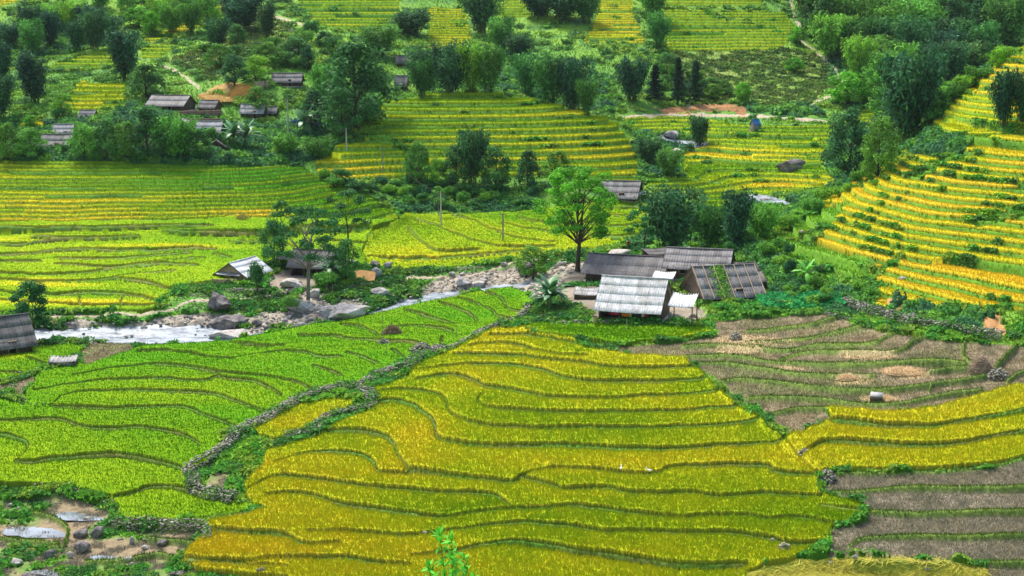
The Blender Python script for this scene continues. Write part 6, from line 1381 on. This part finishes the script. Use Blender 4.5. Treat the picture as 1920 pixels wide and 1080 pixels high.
# person walking behind the farm
def person(px, py):
    x, y, z = hit(px, py); r = empty('person', (x, y, z), math.radians(200), 'person in a reddish jacket and dark trousers walking on the path behind the farm', 'person')
    pts = [((0,0,.95),.15),((0,0,1.2),.16),((0,0,1.42),.15),((0,0,1.52),.06),((0,.01,1.66),.105),((-.2,0,1.40),.065),((-.28,.08,1.15),.048),((-.24,.22,.95),.038),((.2,0,1.40),.065),((.28,-.08,1.15),.048),((.25,-.16,.92),.038),((-.09,0,.88),.10),((-.10,.14,.50),.07),((-.10,.10,.08),.045),((-.10,.22,.04),.04),((.09,0,.88),.10),((.10,-.10,.50),.07),((.10,-.28,.12),.045),((.10,-.18,.05),.04)]
    E = [(0,1),(1,2),(2,3),(3,4),(2,5),(5,6),(6,7),(2,8),(8,9),(9,10),(0,11),(11,12),(12,13),(13,14),(0,15),(15,16),(16,17),(17,18)]
    bm = bmesh.new(); vs = [bm.verts.new(p) for p, _ in pts]; [bm.edges.new((vs[a], vs[b])) for a, b in E]; me = bpy.data.meshes.new('body'); bm.to_mesh(me); bm.free()
    o = bpy.data.objects.new('body', me); COLL.objects.link(o); o.parent = r; o.modifiers.new('s', 'SKIN')
    for i, (p, q) in enumerate(pts): me.skin_vertices[0].data[i].radius = (q, q)
    me.skin_vertices[0].data[0].use_root = True
    m = o.modifiers.new('u', 'SUBSURF'); m.levels = 2; m.render_levels = 2
    mt, nt, b = new_mat('clothed_body'); tc = nt.nodes.new('ShaderNodeTexCoord'); sp = nt.nodes.new('ShaderNodeSeparateXYZ'); nt.links.new(tc.outputs['Object'], sp.inputs[0]); mr = nt.nodes.new('ShaderNodeMath'); mr.operation = 'DIVIDE'; nt.links.new(sp.outputs[2], mr.inputs[0]); mr.inputs[1].default_value = 2
    cr = nramp(nt, mr.outputs[0], [(0, (.03,.03,.04)), (.46, (.45,.05,.03)), (.765, (.45,.26,.17)), (.86, (.02,.015,.012))]); [n for n in nt.nodes if n.type == 'VALTORGB'][0].color_ramp.interpolation = 'CONSTANT'; nt.links.new(cr, b.inputs['Base Color']); me.materials.append(mt)
    V, F = I2; V = V*[.125, .13, .10]+[0, -.02, 1.72]; mesh_np('hair', V[:], [F], M_DARKIN, r, smooth=True)
    boxes([(0, -.19, 1.2, .3, .2, .42)]).build('back_basket', M_WOODL, r)
person(1178, 470)
# young bush on the near hillside, leaves large because it is close
def near_bush():
    px, py, D = 848, 1130, 36.0; dx, dy, dz = ray(px, py); x = dx*D/dy; zg = float(zground(np.array(x), np.array(D))); ztop = CAMZ+ray(px, 992)[2]/ray(px, 992)[1]*D; H = ztop-zg
    r = empty('young_shrub', (x, D, zg), 0, 'young shrub with vivid light green lance-shaped leaves rising at the bottom edge', 'shrub'); rs = np.random.RandomState(4); st = Acc(); lf = Acc()
    for b in range(9):
        an = b*2.4; L = H*(1-.045*b-.06*rs.rand()); e = np.array([.80*math.cos(an)*(b > 0)*(.5+.08*b), .4*math.sin(an)*(b > 0), L]); P = curve3([0, 0, -.2], e, 0, 8); P[:, :2] *= (np.linspace(0, 1, 8)[:, None])**.8
        V, F = tube(P, np.linspace(.035, .008, 8), 5); st.add(V, F)
        for q in range(64):
            t = 1-.30*rs.rand()**1.3*1.0; k = t*7; i = min(int(k), 6); C = P[i]*(1-(k-i))+P[i+1]*(k-i); a2 = rs.rand()*6.28; el = .9-1.6*rs.rand()+.5*(t > .93); d = np.array([math.cos(a2)*math.cos(el), math.sin(a2)*math.cos(el), math.sin(el)]); Lf = .30*(.6+.6*rs.rand()); side = np.cross(d, [0, 0, 1]); side /= np.linalg.norm(side)+1e-6; w = Lf*.16
            mid = C+d*Lf*.5+[0, 0, -.01]; tip = C+d*Lf+[0, 0, -.06*rs.rand()]; V = np.array([C, mid+side*w, tip, mid-side*w, ]); lf.add(V, [(0, 1, 2, 3)], np.array([.16,.60,.05])*(.6+.7*rs.rand()))
    st.build('stem', M_CULM, r, True); lf.build('foliage', M_LEAF, r)
near_bush()
print('all done', round(time.time()-T0, 1))
# ---------------------------------------------------------------- thin valley air
hz = boxes([(0, 700, 95, 5200, 2300, 330)]).build('haze', None); tag(hz, 'thin bluish air softening the far hillside', kind='stuff')
mh = bpy.data.materials.new('thin_air'); mh.use_nodes = True; nt = mh.node_tree; nt.nodes.clear()
ou = nt.nodes.new('ShaderNodeOutputMaterial'); pv = nt.nodes.new('ShaderNodeVolumePrincipled'); pv.inputs['Color'].default_value = (.80, .88, 1.0, 1); pv.inputs['Density'].default_value = .00004; pv.inputs['Anisotropy'].default_value = .2
nt.links.new(pv.outputs[0], ou.inputs['Volume']); hz.data.materials.clear(); hz.data.materials.append(mh)
